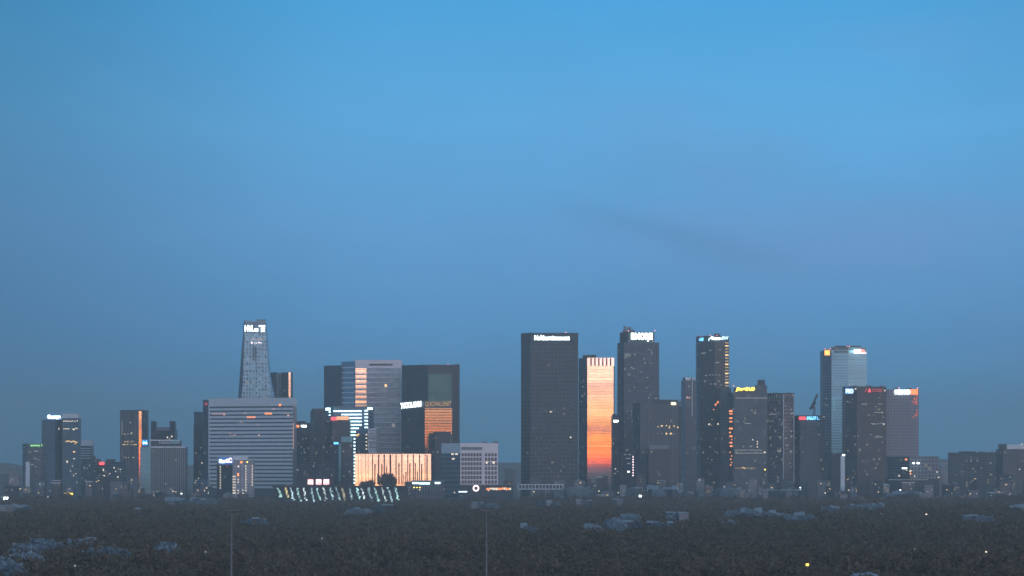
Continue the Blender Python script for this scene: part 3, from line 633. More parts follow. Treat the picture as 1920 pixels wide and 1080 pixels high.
# rack-lit terraces
t = thing('lit_terraces', 'low terraced deck with slanting rows of greenish lights, in front of the orange hall', 'terrace', (X(632, 4420), 4435, 0))
D_ = 4420
box('roof_slab', (X(637, D_), D_ + 9, Z(912.5, D_)), (X(765, D_) - X(512, D_)) / 2, 9, 1.1, M['black'], t); box('rear_wall', (X(637, D_), D_ + 16, Z(912.5, D_) / 2), (X(764, D_) - X(514, D_)) / 2, 1, Z(912.5, D_) / 2 - 1.2, M['black'], t)
box('deck', (X(637, D_), D_ + 4, Z(942.5, D_)), (X(750, D_) - X(530, D_)) / 2, 9, .5, M['dark'], t)
R2 = random.Random(3)
for k in range(19):
    rack_m = plain('pale_green_rack', (.30, .42, .40), .6)
    px = 521 + 12.15 * k + R2.uniform(-1.5, 1.5)
    xa, xb = X(px, D_), X(px + 6 + R2.uniform(0, 3), D_)
    za, zb_ = Z(914.5, D_), Z(941.5, D_)
    if k < 2: zb_ = Z(932, D_)
    fr_v = []; bm_f = []
    fr_v = [(xa - .8, D_ + .5, za), (xa + .8, D_ + .5, za), (xb + .8, D_ - 4, zb_), (xb - .8, D_ - 4, zb_)]
    fr_v += [(a, b_ + .6, c) for a, b_, c in fr_v]
    rk = mesh_obj('sloping_rack', fr_v, [(0, 3, 2, 1), (4, 5, 6, 7), (0, 1, 5, 4), (1, 2, 6, 5), (2, 3, 7, 6), (3, 0, 4, 7)], rack_m, t)
    # its lamps: one string per rack
    vs, fs = [], []
    for q in range(14):
        if R2.random() < .12: continue
        s_ = (q + .4 + R2.uniform(-.3, .3)) / 14
        c = (xa + (xb - xa) * s_ + R2.uniform(-.9, 1.5), D_ - 4.5 * s_ - .3, za + (zb_ - za) * s_)
        r_ = R2.uniform(.35, .8) * (1.3 if q > 11 else .8); vv, f_ = box_mesh(c, r_ * R2.uniform(.9, 1.9), .2, r_ * .8)
        fs += [tuple(i + len(vs) for i in f) for f in f_]; vs += vv
    lm = M['g_greenlit'] if k not in (2 - 1, 9 + 1) else M['g_gold']
    if vs: mesh_obj('lamp_string', vs, fs, glow_mat('rack_light', [(.50, .85, .78), (.75, .85, .80), (.55, .80, .85)][k % 3] if k not in (1, 10) else (.95, .75, .30), R2.uniform(.9, 2.2)), rk)

# pale grid block
b = Bld('grid_fronted_block', 'pinkish pale block with a regular square window grid and dark louvre slot', [(828, 4625), (863, 4600), (933.5, 4602)], 36, 831)
b.prism('wall', [facade('side_strip_facade', (.08, .14, .18), (.16, .21, .25), 5.6, 2.6, .3, .12, metal=.3, rough=.25, var=.15), M['white']], z1=Z(850, 4600))
b.prism('blank_top', [M['pale'], M['white']], front=[(827.7, 4625), (863, 4599.4), (933.8, 4601.6)], z0=Z(850, 4600) + .01)
b.panel('louvre_slot', 864.5, 838, 904, 843.8, M['grey'], .35, .4, [(863, 4599.4), (933.8, 4601.6)])
bf = [(863, 4600), (933.5, 4602)]
wmat = plain('dark_window_glass', (.035, .05, .075), .15, 0, .3)
for r in range(7):
    for c in range(11):
        x = (865 + 5.55 * c + .35) if c < 7 else (909.2 + 6.0 * (c - 7))
        y = 848.9 + 8.55 * r + .6
        b.panel('window', x, y, x + 4.3, y + 6.2, wmat, .06, .2, bf)
b.panel('pier', 905.2, 851, 907.6, 908, M['white'], .5, .6, bf)
b.windows([(912.5, 867.5, 3.4, 3.4), (925.5, 867.5, 4.6, 3.2)], M['g_cream'], front=bf); b.windows([(848.5, 851.2, 4.6, 3.2), (856, 851.2, 5, 3.2), (850, 860.3, 5, 2.6)], M['g_cream'])
b.mast(881, 828); b.mast(870, 829)
# shopping pavilion with orange glow, ring sign
b = Bld('shop_pavilion', 'low pavilion with a glowing orange-cream shopfront, below the pale grid-fronted block', [(862, 4505), (962, 4500)], 22, 910)
b.prism('wall', [M['dark']]); b.prism('roof_slab', [M['grey']], front=[(860, 4501), (964, 4496)], z0=b.zt + .01, z1=b.zt + .9, depth=24)
for k in range(13): b.windows([(913.5 + 3.6 * k, 916.5 + R.uniform(-.6, .6), 3.0, R.uniform(3, 5))], M['g_cream'] if R.random() < .5 else M['g_orange'])
b.windows([(868, 922, 16, 1.8)], M['g_cyan'])
t = thing('ring_sign', 'round white glowing ring sign in front of the low shop pavilion', 'sign', (X(892.5, 4490), 4490, 0))
cx_, cz_ = X(892.5, 4490), Z(915.5, 4490); n = 24; vs = []
for y in (4490, 4490.6):
    for r_ in (3.75, 2.2):
        vs += [(cx_ + r_ * math.cos(2 * math.pi * k / n), y, cz_ + r_ * math.sin(2 * math.pi * k / n)) for k in range(n)]
fs = []
for k in range(n):
    j = (k + 1) % n; fs += [(k, j, n + j, n + k), (2 * n + k, 3 * n + k, 3 * n + j, 2 * n + j), (k, 2 * n + k, 2 * n + j, j), (n + k, n + j, 3 * n + j, 3 * n + k)]
mesh_obj('ring', vs, fs, M['g_pink'], t); cyl('disc', (cx_, 4491), 0, 0, 0, 0, M['grey'], t) if False else None
cyl('post', (cx_, 4491), .35, .3, 0, cz_ - 3.6, M['steel'], t); box('letter_plate', (cx_, 4490.4, cz_), 1.1, .2, 1.1, M['grey'], t)
# covered walkway / bridge
t = thing('truss_footbridge', 'long pale truss footbridge with open square bays, right of the shop pavilion', 'bridge', (X(1013, 4480), 4482, 0))
D_ = 4480; xa, xb = X(972, D_), X(1055, D_)
for nm, y in (('top_chord', 908.6), ('bottom_chord', 917)): box(nm, ((xa + xb) / 2, D_, Z(y, D_)), (xb - xa) / 2, 1.6, .45, M['pale'], t)
for k in range(14): box('truss_post', (xa + (xb - xa) * k / 13, D_, Z(912.8, D_)), .4, 1.4, (Z(909.3, D_) - Z(916.3, D_)) / 2, M['pale'], t)
for k in (0, 4, 8, 13): box('pier', (xa + (xb - xa) * k / 13, D_, Z(917.7, D_) / 2), .7, 1.0, Z(917.7, D_) / 2, M['grey'], t)
box('deck_panel', ((xa + xb) / 2, D_ + 1.8, Z(912.8, D_)), (xb - xa) / 2, .1, (Z(909.3, D_) - Z(916.3, D_)) / 2, M['dark'], t)

# big dark tower with white script sign
b = Bld('black_monolith_tower', 'broad dark monolithic tower with a long white lettered sign under its flat roof', [(977, 4922), (994.5, 4900), (1084, 4903)], 42, 624)
b.prism('wall', [F_['stone']], z1=Z(642, 4900)); b.prism('top_band', [M['dark']], front=[(976.8, 4921.5), (994.5, 4899.5), (1084.2, 4902.5)], z0=Z(642, 4900) + .01)
b.text('Nn\'tbarnituement', 1002, 628.3, 1068, 638, M['g_white'], bold=.035); b.mast(995, 621); b.mast(1074.5, 619); b.beacons([(1061, 622.5)])
b.windows([(1024, 770, 2, 1.6), (1034, 772, 2, 1.8), (1041, 769, 2, 1.6), (1057, 766, 2.4, 2.4), (1000, 804), (1033, 772.5, 4, 1.6), (989, 849, 2, 3), (1042, 816), (1030, 878), (1034, 884), (1052, 883, 2, 2), (1069, 870, 1.4, 3), (1003, 850), (1056, 875), (1012, 861), (1047, 893), (1025, 840)], M['g_dim'], 2, 1.6)
b.windows([(1033, 772, 4.4, 2.2), (1070, 820, 3, 2.4)], M['g_cream'])
# sunset-mirroring tower
b = Bld('sunset_mirror_tower', 'tall tower whose mirror glass front reflects the banded orange sunset', [(1085, 5075), (1101, 5051.2), (1151.3, 5050)], 40, 671)
b.prism('wall', [F_['dark_blue'], F_['sunset']], z1=Z(686, 5050)); b.prism('louvred_top', [F_['dark_blue'], facade('crown_mirror', (.74, .70, .74), (.5, .42, .44), 40, 40, .001, .001, metal=1, rough=.05, wob=.0005)], front=[(1085, 5075), (1101, 5051), (1151.4, 5049.8)], z0=Z(686, 5050) + .01)
for k in range(6): b.panel('vent_slot', 1106.8 + 7.35 * k, 671.5, 1109.5 + 7.35 * k, 685.8, M['black'], .4, .5, [(1101, 5050.9), (1151.4, 5049.7)])
b.plant(1093, 1118, 665.5, M['dark'], 16, 8); b.mast(1095, 662, dy=18); b.mast(1113, 663, dy=12); b.plant(1100, 1108, 667.5, M['steel'], 4, 8, 'cooling_unit')
b.panel('edge_frame', 1150.4, 686.5, 1152, 880, M['dark'], .6, .6); b.windows([(1097, 665.5, 1.6, 3)], M['g_dim'], front=[(1085, 5060), (1101, 5060)])
b.windows([(1092, 742, 2, 3), (1094, 714, 1.4, 3), (1090, 753, 2, 1.5), (1096, 738, 1.4, 3), (1093, 725)], M['g_dim'])
# small dark tower with white sign beside it
b = Bld('slim_dark_tower', 'slim dark tower with tiny white sign, right of the sunset-mirroring tower', [(1147, 4960), (1150, 4950), (1161, 4951)], 22, 779)
b.prism('wall', [F_['dark']]); b.prism('shoulder', [M['dark']], front=[(1148.5, 4957), (1151.5, 4952), (1160, 4953)], z0=b.zt + .01, z1=Z(776.5, 4950), depth=16)
b.text('uma', 1150, 787.3, 1159.5, 792.3, M['g_white'], bold=.08); b.windows([(1148.3, 784, 1.5, 1.6), (1150, 832), (1154, 879, 2.5, 1.8), (1158, 884), (1153, 888)], M['g_cream'], 1.3, 1.4)

# tower with setback crown and big block-letter sign
b = Bld('setback_tower', 'dark blue-grey tower with big white block letters on its setback crown', [(1158.6, 5020), (1170, 5000), (1236, 5003)], 40, 642)
b.prism('wall', [F_['dark_blue'], facade('blue_grey_facade', (.05, .075, .10), (.04, .055, .075), 3.8, 2.6, .3, .12, metal=.35, rough=.25, lit=.04, lit_s=.45, lit_col=(.85, .9, .8))])
cf = [(1163, 5016), (1177, 5002), (1227, 5004)]
b.prism('crown', [M['dark'], plain('green_black_panel', (.03, .07, .07), .4)], front=cf, z0=b.zt + .01, z1=Z(622.5, 5002), depth=30)
b.text('BNORE', 1183, 624, 1223.5, 637, M['g_white'], front=[(1177, 5001.4), (1227, 5003.4)], bold=.085)
b.windows([(1215, 639.5, 3, 1.8)], M['g_white'], front=[(1177, 5000), (1227, 5002)]); b.windows([(1180, 640, 3, 1.4), (1224, 640, 4, 2)], M['g_dim'], front=[(1177, 5000), (1227, 5002)])
b.beacons([(1178, 620), (1228, 619.5)])
yc = 5012
for nm, x0_, x1_, y0_, mt in (('antenna_cage', 1169, 1174, 611.5, M['steel']), ('antenna_drum', 1176, 1184, 613, M['grey']), ('antenna_base', 1168, 1190, 618.5, plain('red_steel', (.35, .06, .09)))):
    zt_ = Z(y0_, yc); zb_ = Z(622.5, 5002); box(nm, ((X(x0_, yc) + X(x1_, yc)) / 2, yc + {'antenna_cage': 0, 'antenna_drum': 6, 'antenna_base': 12}[nm], (zt_ + zb_) / 2 + .05), (X(x1_, yc) - X(x0_, yc)) / 2, 1.4, (zt_ - zb_) / 2, mt, b.root)
for x, y in ((1171, 609), (1180, 610), (1186, 613), (1190, 618)): b.mast(x, y, dy=20, base=Z(623, 5002))
b.windows([(1172 + 3 * (k % 4), 664 + 3.2 * (k // 4), 1.8, 2) for k in range(10)], M['g_dim'], 1.8, 2)
b.windows([(1174.5, 664.5), (1184, 689, 3, 1.6), (1188, 691, 3, 1.6), (1202, 697), (1214, 708, 3, 1.6), (1181, 733), (1190, 726), (1216, 655), (1221, 657), (1222, 662, 1.5, 4), (1176, 772), (1178, 765), (1184, 771), (1171, 791), (1183, 778), (1230, 747, 3, 2), (1178, 784), (1208, 672), (1213, 727)], M['g_dim'], 1.8, 1.8)
# dark ribbed block
b = Bld('ribbed_dark_block', 'wide dark ribbed block with a cream rooftop sign and two rows of amber windows', [(1186, 4815), (1200, 4800), (1272, 4803), (1278, 4815)], 34, 757)
b.prism('wall', [F_['finlit']]); b.prism('roof_storey', [M['dark']], front=[(1226, 4806), (1271, 4808)], z0=b.zt + .01, z1=Z(749.5, 4806), depth=16); b.coping(M['dark'], 1)
b.text('am', 1257.5, 753.5, 1267.5, 759.6, glow_mat('cream_sign_light', (1, .84, .55), 2.2), bold=.12, proud=1.3); b.panel('side_panel', 1272, 751, 1278, 762, M['grey'], .4, .4)
b.windows([(1240.5, 798.5, 3.6, 2.4), (1234, 800), (1249.5, 798, 2, 1.6), (1256, 799), (1255, 802), (1264, 799, 1.6, 3.4), (1271, 801.5, 2.4, 2.4), (1249.5, 813, 2.4, 3.4), (1257.5, 813, 4, 3.2)], M['g_warm'], 2.2, 2.2)
b.windows([(1240, 813), (1233, 813), (1263, 813), (1269, 799), (1243, 799)], M['g_dim'], 1.6, 2)
for k in range(16): b.panel('rib', 1203 + 4.4 * k, 757.5, 1203.9 + 4.4 * k, 905, M['grey'], .7, .8)
b = Bld('dull_front_block', 'dull dark block with a grey top, in front of the ribbed dark block', [(1211, 4760), (1216, 4750), (1256, 4752)], 24, 842)
b.prism('wall', [F_['dark']]); b.prism('top_storey', [M['grey']], front=[(1214, 4756), (1218, 4752), (1254, 4754)], z0=b.zt + .01, z1=Z(834.5, 4750), depth=18)
# small lit building
b = Bld('small_lit_building', 'small dark building with a vertical string of white lights on its right edge', [(1168, 4610), (1189, 4600)], 18, 852)
b.prism('wall', [F_['dark']]); b.windows([(1172, 852.5, 4, 1.4), (1181, 852.5, 4, 1.4), (1178, 859.5, 8, 1.6), (1179, 869, 5, 2)], M['g_dim'])
b.windows([(1187, 856.5 + 5.0 * k, 1.7, 2.6) for k in range(8)], M['g_pink'], front=[(1180, 4598), (1190, 4598)]); b.windows([(1178.5, 884.5, 3.6, 2.6)], M['g_white'])
# narrow bluish tower
b = Bld('narrow_blue_tower', 'narrow hazy blue tower with a thin pale mast line, left of the round-topped dark tower', [(1278.5, 5312), (1284, 5300), (1307, 5306)], 26, 713)
b.prism('wall', [F_['blueglass'], F_['dark_blue']]); b.prism('top_storey', [F_['blueglass']], front=[(1280.5, 5308), (1285, 5302), (1303, 5306)], z0=b.zt + .01, z1=Z(707.5, 5300), depth=20)
b.panel('pale_strip', 1296.6, 707, 1298.2, 780, M['pale'], 1, .6, [(1284, 5300), (1307, 5306)]); b.mast(1301, 700); b.windows([(1291, 746, 8, 1.4), (1289, 744.5, 3, 2)], M['g_pinkdim'])

# dark tower with two signs and lit corner
b = Bld('lit_corner_tower', 'tall dark tower with blue and white crown signs and an amber-lit right corner', [(1307, 5020), (1313, 5005), (1340, 5000), (1358, 5006), (1367, 5022)], 34, 640)
b.prism('wall', [F_['dark']]); b.prism('crown', [M['dark']], front=[(1307.5, 5019.5), (1313.3, 5005.5), (1340, 5000.6), (1358, 5006.5), (1366.6, 5021.5)], z0=b.zt + .01, z1=Z(629.5, 5000), depth=33)
cfw = [(1330, 4999), (1366.5, 4999)]
b.text('Gmunn', 1332, 631, 1350, 637.8, M['g_white'], front=cfw, bold=.12); b.text('uEW', 1350, 630.5, 1366, 637.2, glow_mat('paler_sign_light', (.6, .85, 1), 2), front=cfw, bold=.06, name='sign_letters'); b.text('/', 1328.5, 633.5, 1330.5, 639, M['g_cyan'], front=cfw, bold=.1, name='sign_slash')
b.text('al', 1310.5, 633, 1319, 639.4, M['g_blue'], front=[(1309, 4999), (1321, 4998)], bold=.11, name='blue_sign')
b.beacons([(1317.5, 630), (1332, 628.5), (1344.5, 629), (1313.5, 631)]); b.plant(1340, 1350, 625.5, M['dark']); b.mast(1346, 623.5); b.mast(1358, 626)
for k in range(15): b.panel('lit_window', 1359.5, 641.5 + 5.75 * k, 1366, 644 + 5.75 * k, M['g_warm'] if k % 3 == 1 else M['g_gold'], .3, .3, [(1357, 4999), (1368, 4999)])
b.windows([(1319, 662, 8, 1.6), (1324, 704, 2.6, 2.6), (1331, 703), (1337, 703), (1343, 703), (1349, 704), (1333, 720, 2, 2), (1341, 720, 6, 1.6), (1352, 722), (1332, 657, 5, 1.2), (1350, 656, 4, 1.2), (1345, 680, 8, 1.2), (1340, 846), (1335, 862), (1316, 744), (1327, 860)], M['g_dim'], 2, 1.8)
b.windows([(1341.5, 759, 2.5, 4), (1346, 754, 2.4, 4), (1338, 768, 2, 2), (1343, 757, 1.6, 2)], M['g_orange']); b.windows([(1329.5, 795.5, 2.8, 2.8), (1346, 795, 2.6, 2.6), (1334, 797)], M['g_cream'], 1.3, 1.3)
b = Bld('grey_annex_tower', 'plain slate annex tower between the lit-corner tower and the yellow-sign building', [(1351, 4965), (1371, 4962)], 26, 727)
b.prism('wall', [F_['slate']]); b.mast(1370, 720)
# yellow sign building
b = Bld('yellow_sign_building', 'slate grey office building with a bright yellow rooftop sign and a stepped corner turret', [(1366, 4915), (1376, 4900), (1439, 4903)], 34, 736)
b.prism('wall', [F_['slate'], facade('fine_grid_facade', (.05, .075, .09), (.085, .115, .13), 3.6, 2.2, .35, .2, rough=.3, lit=.04, lit_s=.5, lit_col=(1, .85, .6), bandvar=.5)])
b.prism('roof_storey', [M['dark']], front=[(1377, 4902), (1420, 4904)], z0=b.zt + .01, z1=Z(727, 4902), depth=20); b.prism('turret', [F_['slate']], front=[(1418, 4905), (1438, 4906)], z0=b.zt + .02, z1=Z(722, 4905), depth=22); b.prism('turret_top', [M['dark']], front=[(1422, 4908), (1434.5, 4909)], z0=Z(722, 4905) + .03, z1=Z(712.5, 4905), depth=16)
yf = [(1376, 4900), (1420, 4902)]
b.text('J/ro=SA/D', 1379, 725.8, 1415.5, 734.8, M['g_yellow'], front=yf, bold=.07, italic=.2)
b.mast(1429, 704); b.mast(1426, 708); b.mast(1432, 707); b.mast(1405, 718); b.beacons([(1375.5, 723)])
b.windows([(1381 + 3.55 * k, 746.3) for k in range(17)], M['g_dim'], 1.7, 2.4)
b.windows([(1379 + 3.3 * k, 844) for k in range(16)] + [(1379.5 + 3.3 * k, 849.5) for k in range(17)], M['g_dim'], 1.9, 2.2); b.windows([(1434, 848, 4, 2)], M['g_cream'])
b.windows([(1375.4, 738), (1402, 742), (1416, 770), (1395, 790, 2, 1.4), (1382, 790, 6, 1.2), (1402, 794, 12, 1.2), (1388, 803, 1.6, 2), (1434, 810), (1408, 837, 5, 2), (1406, 878), (1434, 868), (1375, 767)], M['g_dim'], 1.8, 1.8)
b.windows([(1411.5, 824.5), (1420, 828), (1420, 832.5), (1420, 838)], M['g_cream'], 1.9, 2.2)
b.windows([(1370.3, 771, 6.4, 3.6), (1370.3, 776, 6, 2), (1370.3, 784, 6, 3), (1370.3, 790.5, 6, 2.4), (1370.3, 803.5, 7, 3.4), (1368.5, 811, 3, 3), (1370.5, 818, 5.6, 3), (1372, 824), (1370.5, 830, 6, 2.4), (1371, 836.5, 5, 3), (1369, 848), (1372, 855), (1370, 861, 3, 2), (1372, 867), (1370, 872, 3, 2)], M['g_orange'], 2, 2.2, [(1365, 4898), (1376, 4898)])
b.windows([(1380 + 3.2 * k, 877.6) for k in range(12)], M['g_gold'], 1.7, 1.7); b.windows([(1396, 878, 3, 2), (1393, 876.6, 2, 2)], M['g_warm']); b.windows([(1434.5, 880.5, 2.6, 2.6)], M['g_yellow'])
# fin tower
b = Bld('banded_corner_tower', 'dark banded tower with two thin pale vertical edge lines, right of the yellow-sign building', [(1440, 4912), (1469, 4900), (1489.5, 4903)], 34, 739)
b.prism('wall', [facade('smoked_band_facade', (.035, .04, .05), (.11, .115, .13), 4.6, 1.9, .5, .08, rough=.3, lit=.10, lit_s=.55, lit_col=(1, .86, .66), bandvar=.6)]); b.coping(M['dark'], 1.4)
for a in (1468.2, 1487.8): b.panel('edge_fin', a, 740, a + 1.3, 905, M['pale'], .9, 1, [(1440, 4899.5), (1489.5, 4899.9)])
for k in range(10): b.panel('crown_fin', 1442 + 4.7 * k, 742, 1443.2 + 4.7 * k, 752, M['grey'], .6, .6, [(1440, 4899.5), (1489.5, 4899.9)])
b.beacons([(1473.5, 738), (1478.5, 738)]); b.plant(1466, 1482, 737, M['dark'])
b.windows([(1443 + 3 * k, 776.5 + R.uniform(-.8, .8)) for k in range(5)] + [(1483, 775.5, 4, 2.2), (1448, 774.5), (1460, 775, 2, 1.5), (1486, 774.5, 3, 3), (1444, 790), (1449, 789), (1462, 787), (1446, 819, 3, 1.2), (1462, 819, 6, 1.2), (1484, 818.5, 4, 2), (1461, 845.5, 7, 3), (1483, 846.5, 4, 2.4), (1456, 856), (1446, 860)], M['g_dim'], 1.8, 2)
# trapezoid-marked block
b = Bld('red_blue_sign_block', 'slate block with a red and blue rooftop sign and a paler tapering central panel', [(1490.5, 4915), (1500, 4900), (1546, 4903)], 30, 780)
b.prism('wall', [F_['slate']]); b.coping(M['dark'], .9)
pa_ = b.pts[1]; v = [(X(1501, 4899), 4899.6, Z(905, 4900)), (X(1540, 4899), 4901.4, Z(905, 4900)), (X(1531, 4899), 4901.2, Z(789, 4900)), (X(1513, 4899), 4900.4, Z(789, 4900))]
v += [(a, b_ + .5, c) for a, b_, c in v]
mesh_obj('central_panel', v, [(0, 1, 2, 3), (7, 6, 5, 4), (0, 4, 5, 1), (1, 5, 6, 2), (2, 6, 7, 3), (3, 7, 4, 0)], facade('central_panel_facade', (.07, .085, .10), (.15, .165, .18), 3.4, 60, .4, .002, rough=.3), b.root, None, [c for f in [(0, 1, 2, 3), (7, 6, 5, 4), (0, 4, 5, 1), (1, 5, 6, 2), (2, 6, 7, 3), (3, 7, 4, 0)] for i in f for c in (v[i][0], v[i][2])])
sf_ = [(1495, 4897), (1546, 4899)]
b.text('ran', 1498, 781, 1511, 787.4, M['g_red'], front=sf_, bold=.12); b.text('IALO', 1511.8, 780.4, 1530, 787.2, glow_mat('bright_blue_sign_light', (.2, .65, 1), 2.6), front=sf_, bold=.07, name='blue_sign', italic=.25); b.text('L', 1531.5, 781, 1536, 787, M['g_blue'], front=sf_, bold=.02, name='sign_letter')
b.windows([(1524.5, 825.5, 3.4, 3.4), (1531, 826, 2.4, 2)], M['g_cream']); b.windows([(1545, 782, 3, 3), (1526, 818, 8, 1), (1536, 815, 6, 1), (1504, 884), (1506.5, 886, 1.6, 1.6), (1540, 860)], M['g_dim'], 1.8, 1.6); b.windows([(1505, 884.5, 1.8, 1.8)], M['g_cream'])
# crane behind it
t = thing('tower_crane', 'luffing tower crane with raised dark jib, behind the block with red and blue sign', 'crane', (X(1526.5, 5210), 5210, 0))
D_ = 5210
def beam(name, p, q, r, mat, parent):
    p, q = Vector(p), Vector(q); d = (q - p).normalized(); a = d.orthogonal().normalized() * r; c = d.cross(a.normalized()) * r
    v = [tuple(p + s1 * a + s2 * c) for s1, s2 in ((-1, -1), (1, -1), (1, 1), (-1, 1))] + [tuple(q + s1 * a + s2 * c) for s1, s2 in ((-1, -1), (1, -1), (1, 1), (-1, 1))]
    return mesh_obj(name, v, [(3, 2, 1, 0), (4, 5, 6, 7), (0, 1, 5, 4), (1, 2, 6, 5), (2, 3, 7, 6), (3, 0, 4, 7)], mat, parent)
P = lambda px, py, dy=0: (X(px, D_), D_ + dy, Z(py, D_))
for dx in (-1.1, 1.1): beam('mast_chord', (X(1526.5, D_) + dx, D_, 0), (X(1526.5, D_) + dx, D_, Z(763, D_)), .35, M['dark'], t)
for k in range(12):
    y = 766 + 2.6 * k; beam('mast_brace', (X(1526.5, D_) - 1.1, D_, Z(y, D_)), (X(1526.5, D_) + 1.1, D_, Z(y + 2.6, D_)), .18, M['dark'], t)
beam('jib', P(1520.5, 766), P(1532.5, 740), .9, M['dark'], t); beam('jib_tip', P(1532.4, 741), P(1533.6, 738), .4, M['dark'], t)
beam('apex_frame', P(1521, 765), P(1528.5, 753), 1.5, M['dark'], t); box('operator_cab', P(1526.5, 764), 2.0, 1.5, 1.2, plain('dull_red_cab', (.25, .06, .08)), t); beam('tie_line', P(1519, 771), P(1533, 740, 1), .12, M['steel'], t); beam('hoist_line', P(1533, 740), P(1534, 779), .12, M['steel'], t)
box('counterweight', P(1520, 766.5), 1.6, 1.4, 1.3, M['dark'], t)

# tall pale blue tower
b = Bld('pale_blue_tower', 'tall pale blue-grey tower with orange square sign left and white-red sign right', [(1542, 5228), (1559, 5202), (1590, 5200), (1625.5, 5210)], 40, 656)
pg = facade('pale_blue_facade', (.22, .44, .55), (.32, .54, .60), 3.7, 40, .3, .004, metal=.5, rough=.25, var=.05)
b.prism('wall', [facade('left_side_facade', (.07, .11, .16), (.18, .25, .31), 3.9, 2.6, .35, .12, rough=.25, lit=.03, lit_s=.5), pg, pg, F_['dark_blue']], z0=Z(849, 5200))
b.prism('base', [F_['dark_blue']], z1=Z(849, 5200) - .02)
b.prism('crown', [M['steel'], M['teal']], front=[(1559.5, 5202.6), (1590, 5200.8), (1625, 5210.5)], z0=b.zt + .01, z1=Z(650.8, 5200), depth=30); b.prism('rooftop_screen', [M['dark']], front=[(1567, 5206), (1590, 5204), (1614, 5208)], z0=Z(650.8, 5200) + .02, z1=Z(648, 5200), depth=20)
of = [(1542.5, 5199), (1559.5, 5199)]
b.panel('sign_board', 1544.6, 654.8, 1557.6, 668, M['black'], .2, .6, of); b.panel('orange_sign', 1546, 656.3, 1556, 666.3, glow_mat('amber_sign_light', (1, .42, .10), 2.4), .8, .6, of); b.panel('sign_core', 1549, 659, 1553, 663, M['g_yellow'], 1.0, .2, of)
wf = [(1598, 5197), (1627, 5197)]
b.panel('white_sign', 1601, 655, 1613.5, 662.6, M['g_white'], .8, .5, wf); b.text('D', 1613.7, 655.3, 1621.5, 663, glow_mat('coral_sign_light', (1, .25, .22), 2.8), front=wf, bold=.14, name='red_sign'); b.panel('sign_underline', 1614, 661.4, 1624.3, 663.2, M['g_pink'], 1.6, .3, wf)
b.panel('dull_sign', 1563, 658, 1590, 660.8, M['steel'], .35, .3)
b.beacons([(1547, 654), (1557, 653.5), (1568, 652), (1588, 649), (1592.5, 649), (1612, 652), (1620.5, 652)]); b.mast(1568, 648); b.mast(1590, 643)
for k in range(6): b.panel('teal_light', 1563, 746 + 4 * k, 1565, 748 + 4 * k, glow_mat('teal_light', (.3, .8, .8), .5), .4, .3)
b.windows([(1549, 747, 2, 1.6), (1550, 760, 2.4, 1.6), (1546, 757), (1550, 747)], M['g_dim'], 1.5, 1.5)
# slim white lit pylon
t = thing('lit_pylon', 'slim pale pylon topped by a bright white lamp, left of the dark red-lettered tower', 'pylon', (X(1580, 4600), 4603, 0))
D_ = 4600; box('pylon_shaft', (X(1580.3, D_), D_ + 3, Z(855, D_) / 2), (X(964, D_) - X(960.2, D_)), 2, Z(855, D_) / 2, M['pale'], t); box('lamp', (X(1582, D_), D_ + 2, Z(853.6, D_) + .3), 1.6, 1.2, .9, M['g_white'], t); box('lamp_bracket', (X(1580, D_), D_ + 3, Z(855, D_) + .3), 2.4, 1.2, .25, M['steel'], t)
# dark tower with red letters
b = Bld('red_letter_tower', 'broad very dark tower with blue-white sign and dim red letters along its top', [(1584.6, 4806), (1607, 4800), (1661.5, 4812)], 36, 726)
vd = facade('very_dark_facade', (.018, .02, .024), (.035, .037, .042), 3.7, 2.4, .4, .2, rough=.3, lit=.045, lit_s=.45, lit_col=(1, .95, .7))
b.prism('wall', [vd]); b.coping(M['black'], 1)
zf = [(1584, 4798), (1662, 4801)]
b.panel('sign_board', 1585, 727.5, 1600.5, 739, M['g_blue2'], .2, .5, zf); b.text('PRO', 1585.5, 729, 1600, 737.6, glow_mat('icy_sign_light', (.45, .75, 1), 3), front=zf, bold=.08)
b.text('A', 1627, 728.5, 1633, 735.5, M['g_red'], front=zf, bold=.16, name='red_letter'); b.text('/', 1621, 728.5, 1626, 735.5, M['g_red2'], front=zf, bold=.03, name='red_letter'); b.text('coronan', 1634.5, 729, 1654, 735, M['g_red2'], front=zf, bold=.01, name='dim_letters'); b.windows([(1659, 732.5, 2, 2.4), (1604, 729, 3, 2)], M['g_cream'], front=zf)
b.windows([(1616 + 3 * k, 758) for k in range(4)] + [(1647 + 3.5 * k, 757.5) for k in range(3)] + [(1641 + 3.1 * k, 773.5) for k in range(5)] + [(1634 + 4 * k, 794 + R.uniform(-1, 1)) for k in range(7)] + [(1641 + 3.1 * k, 819.5) for k in range(5)] + [(1656, 782), (1633, 815), (1589, 753), (1594, 754), (1598, 749), (1603, 818), (1612, 842), (1618, 864), (1600, 895), (1626, 890), (1645, 870), (1655, 829)], M['g_dim'], 2, 1.8, zf)
b.windows([(1657, 795.5, 2, 3), (1638, 795), (1654, 773.5)], M['g_cream'], 1.6, 1.8, zf)
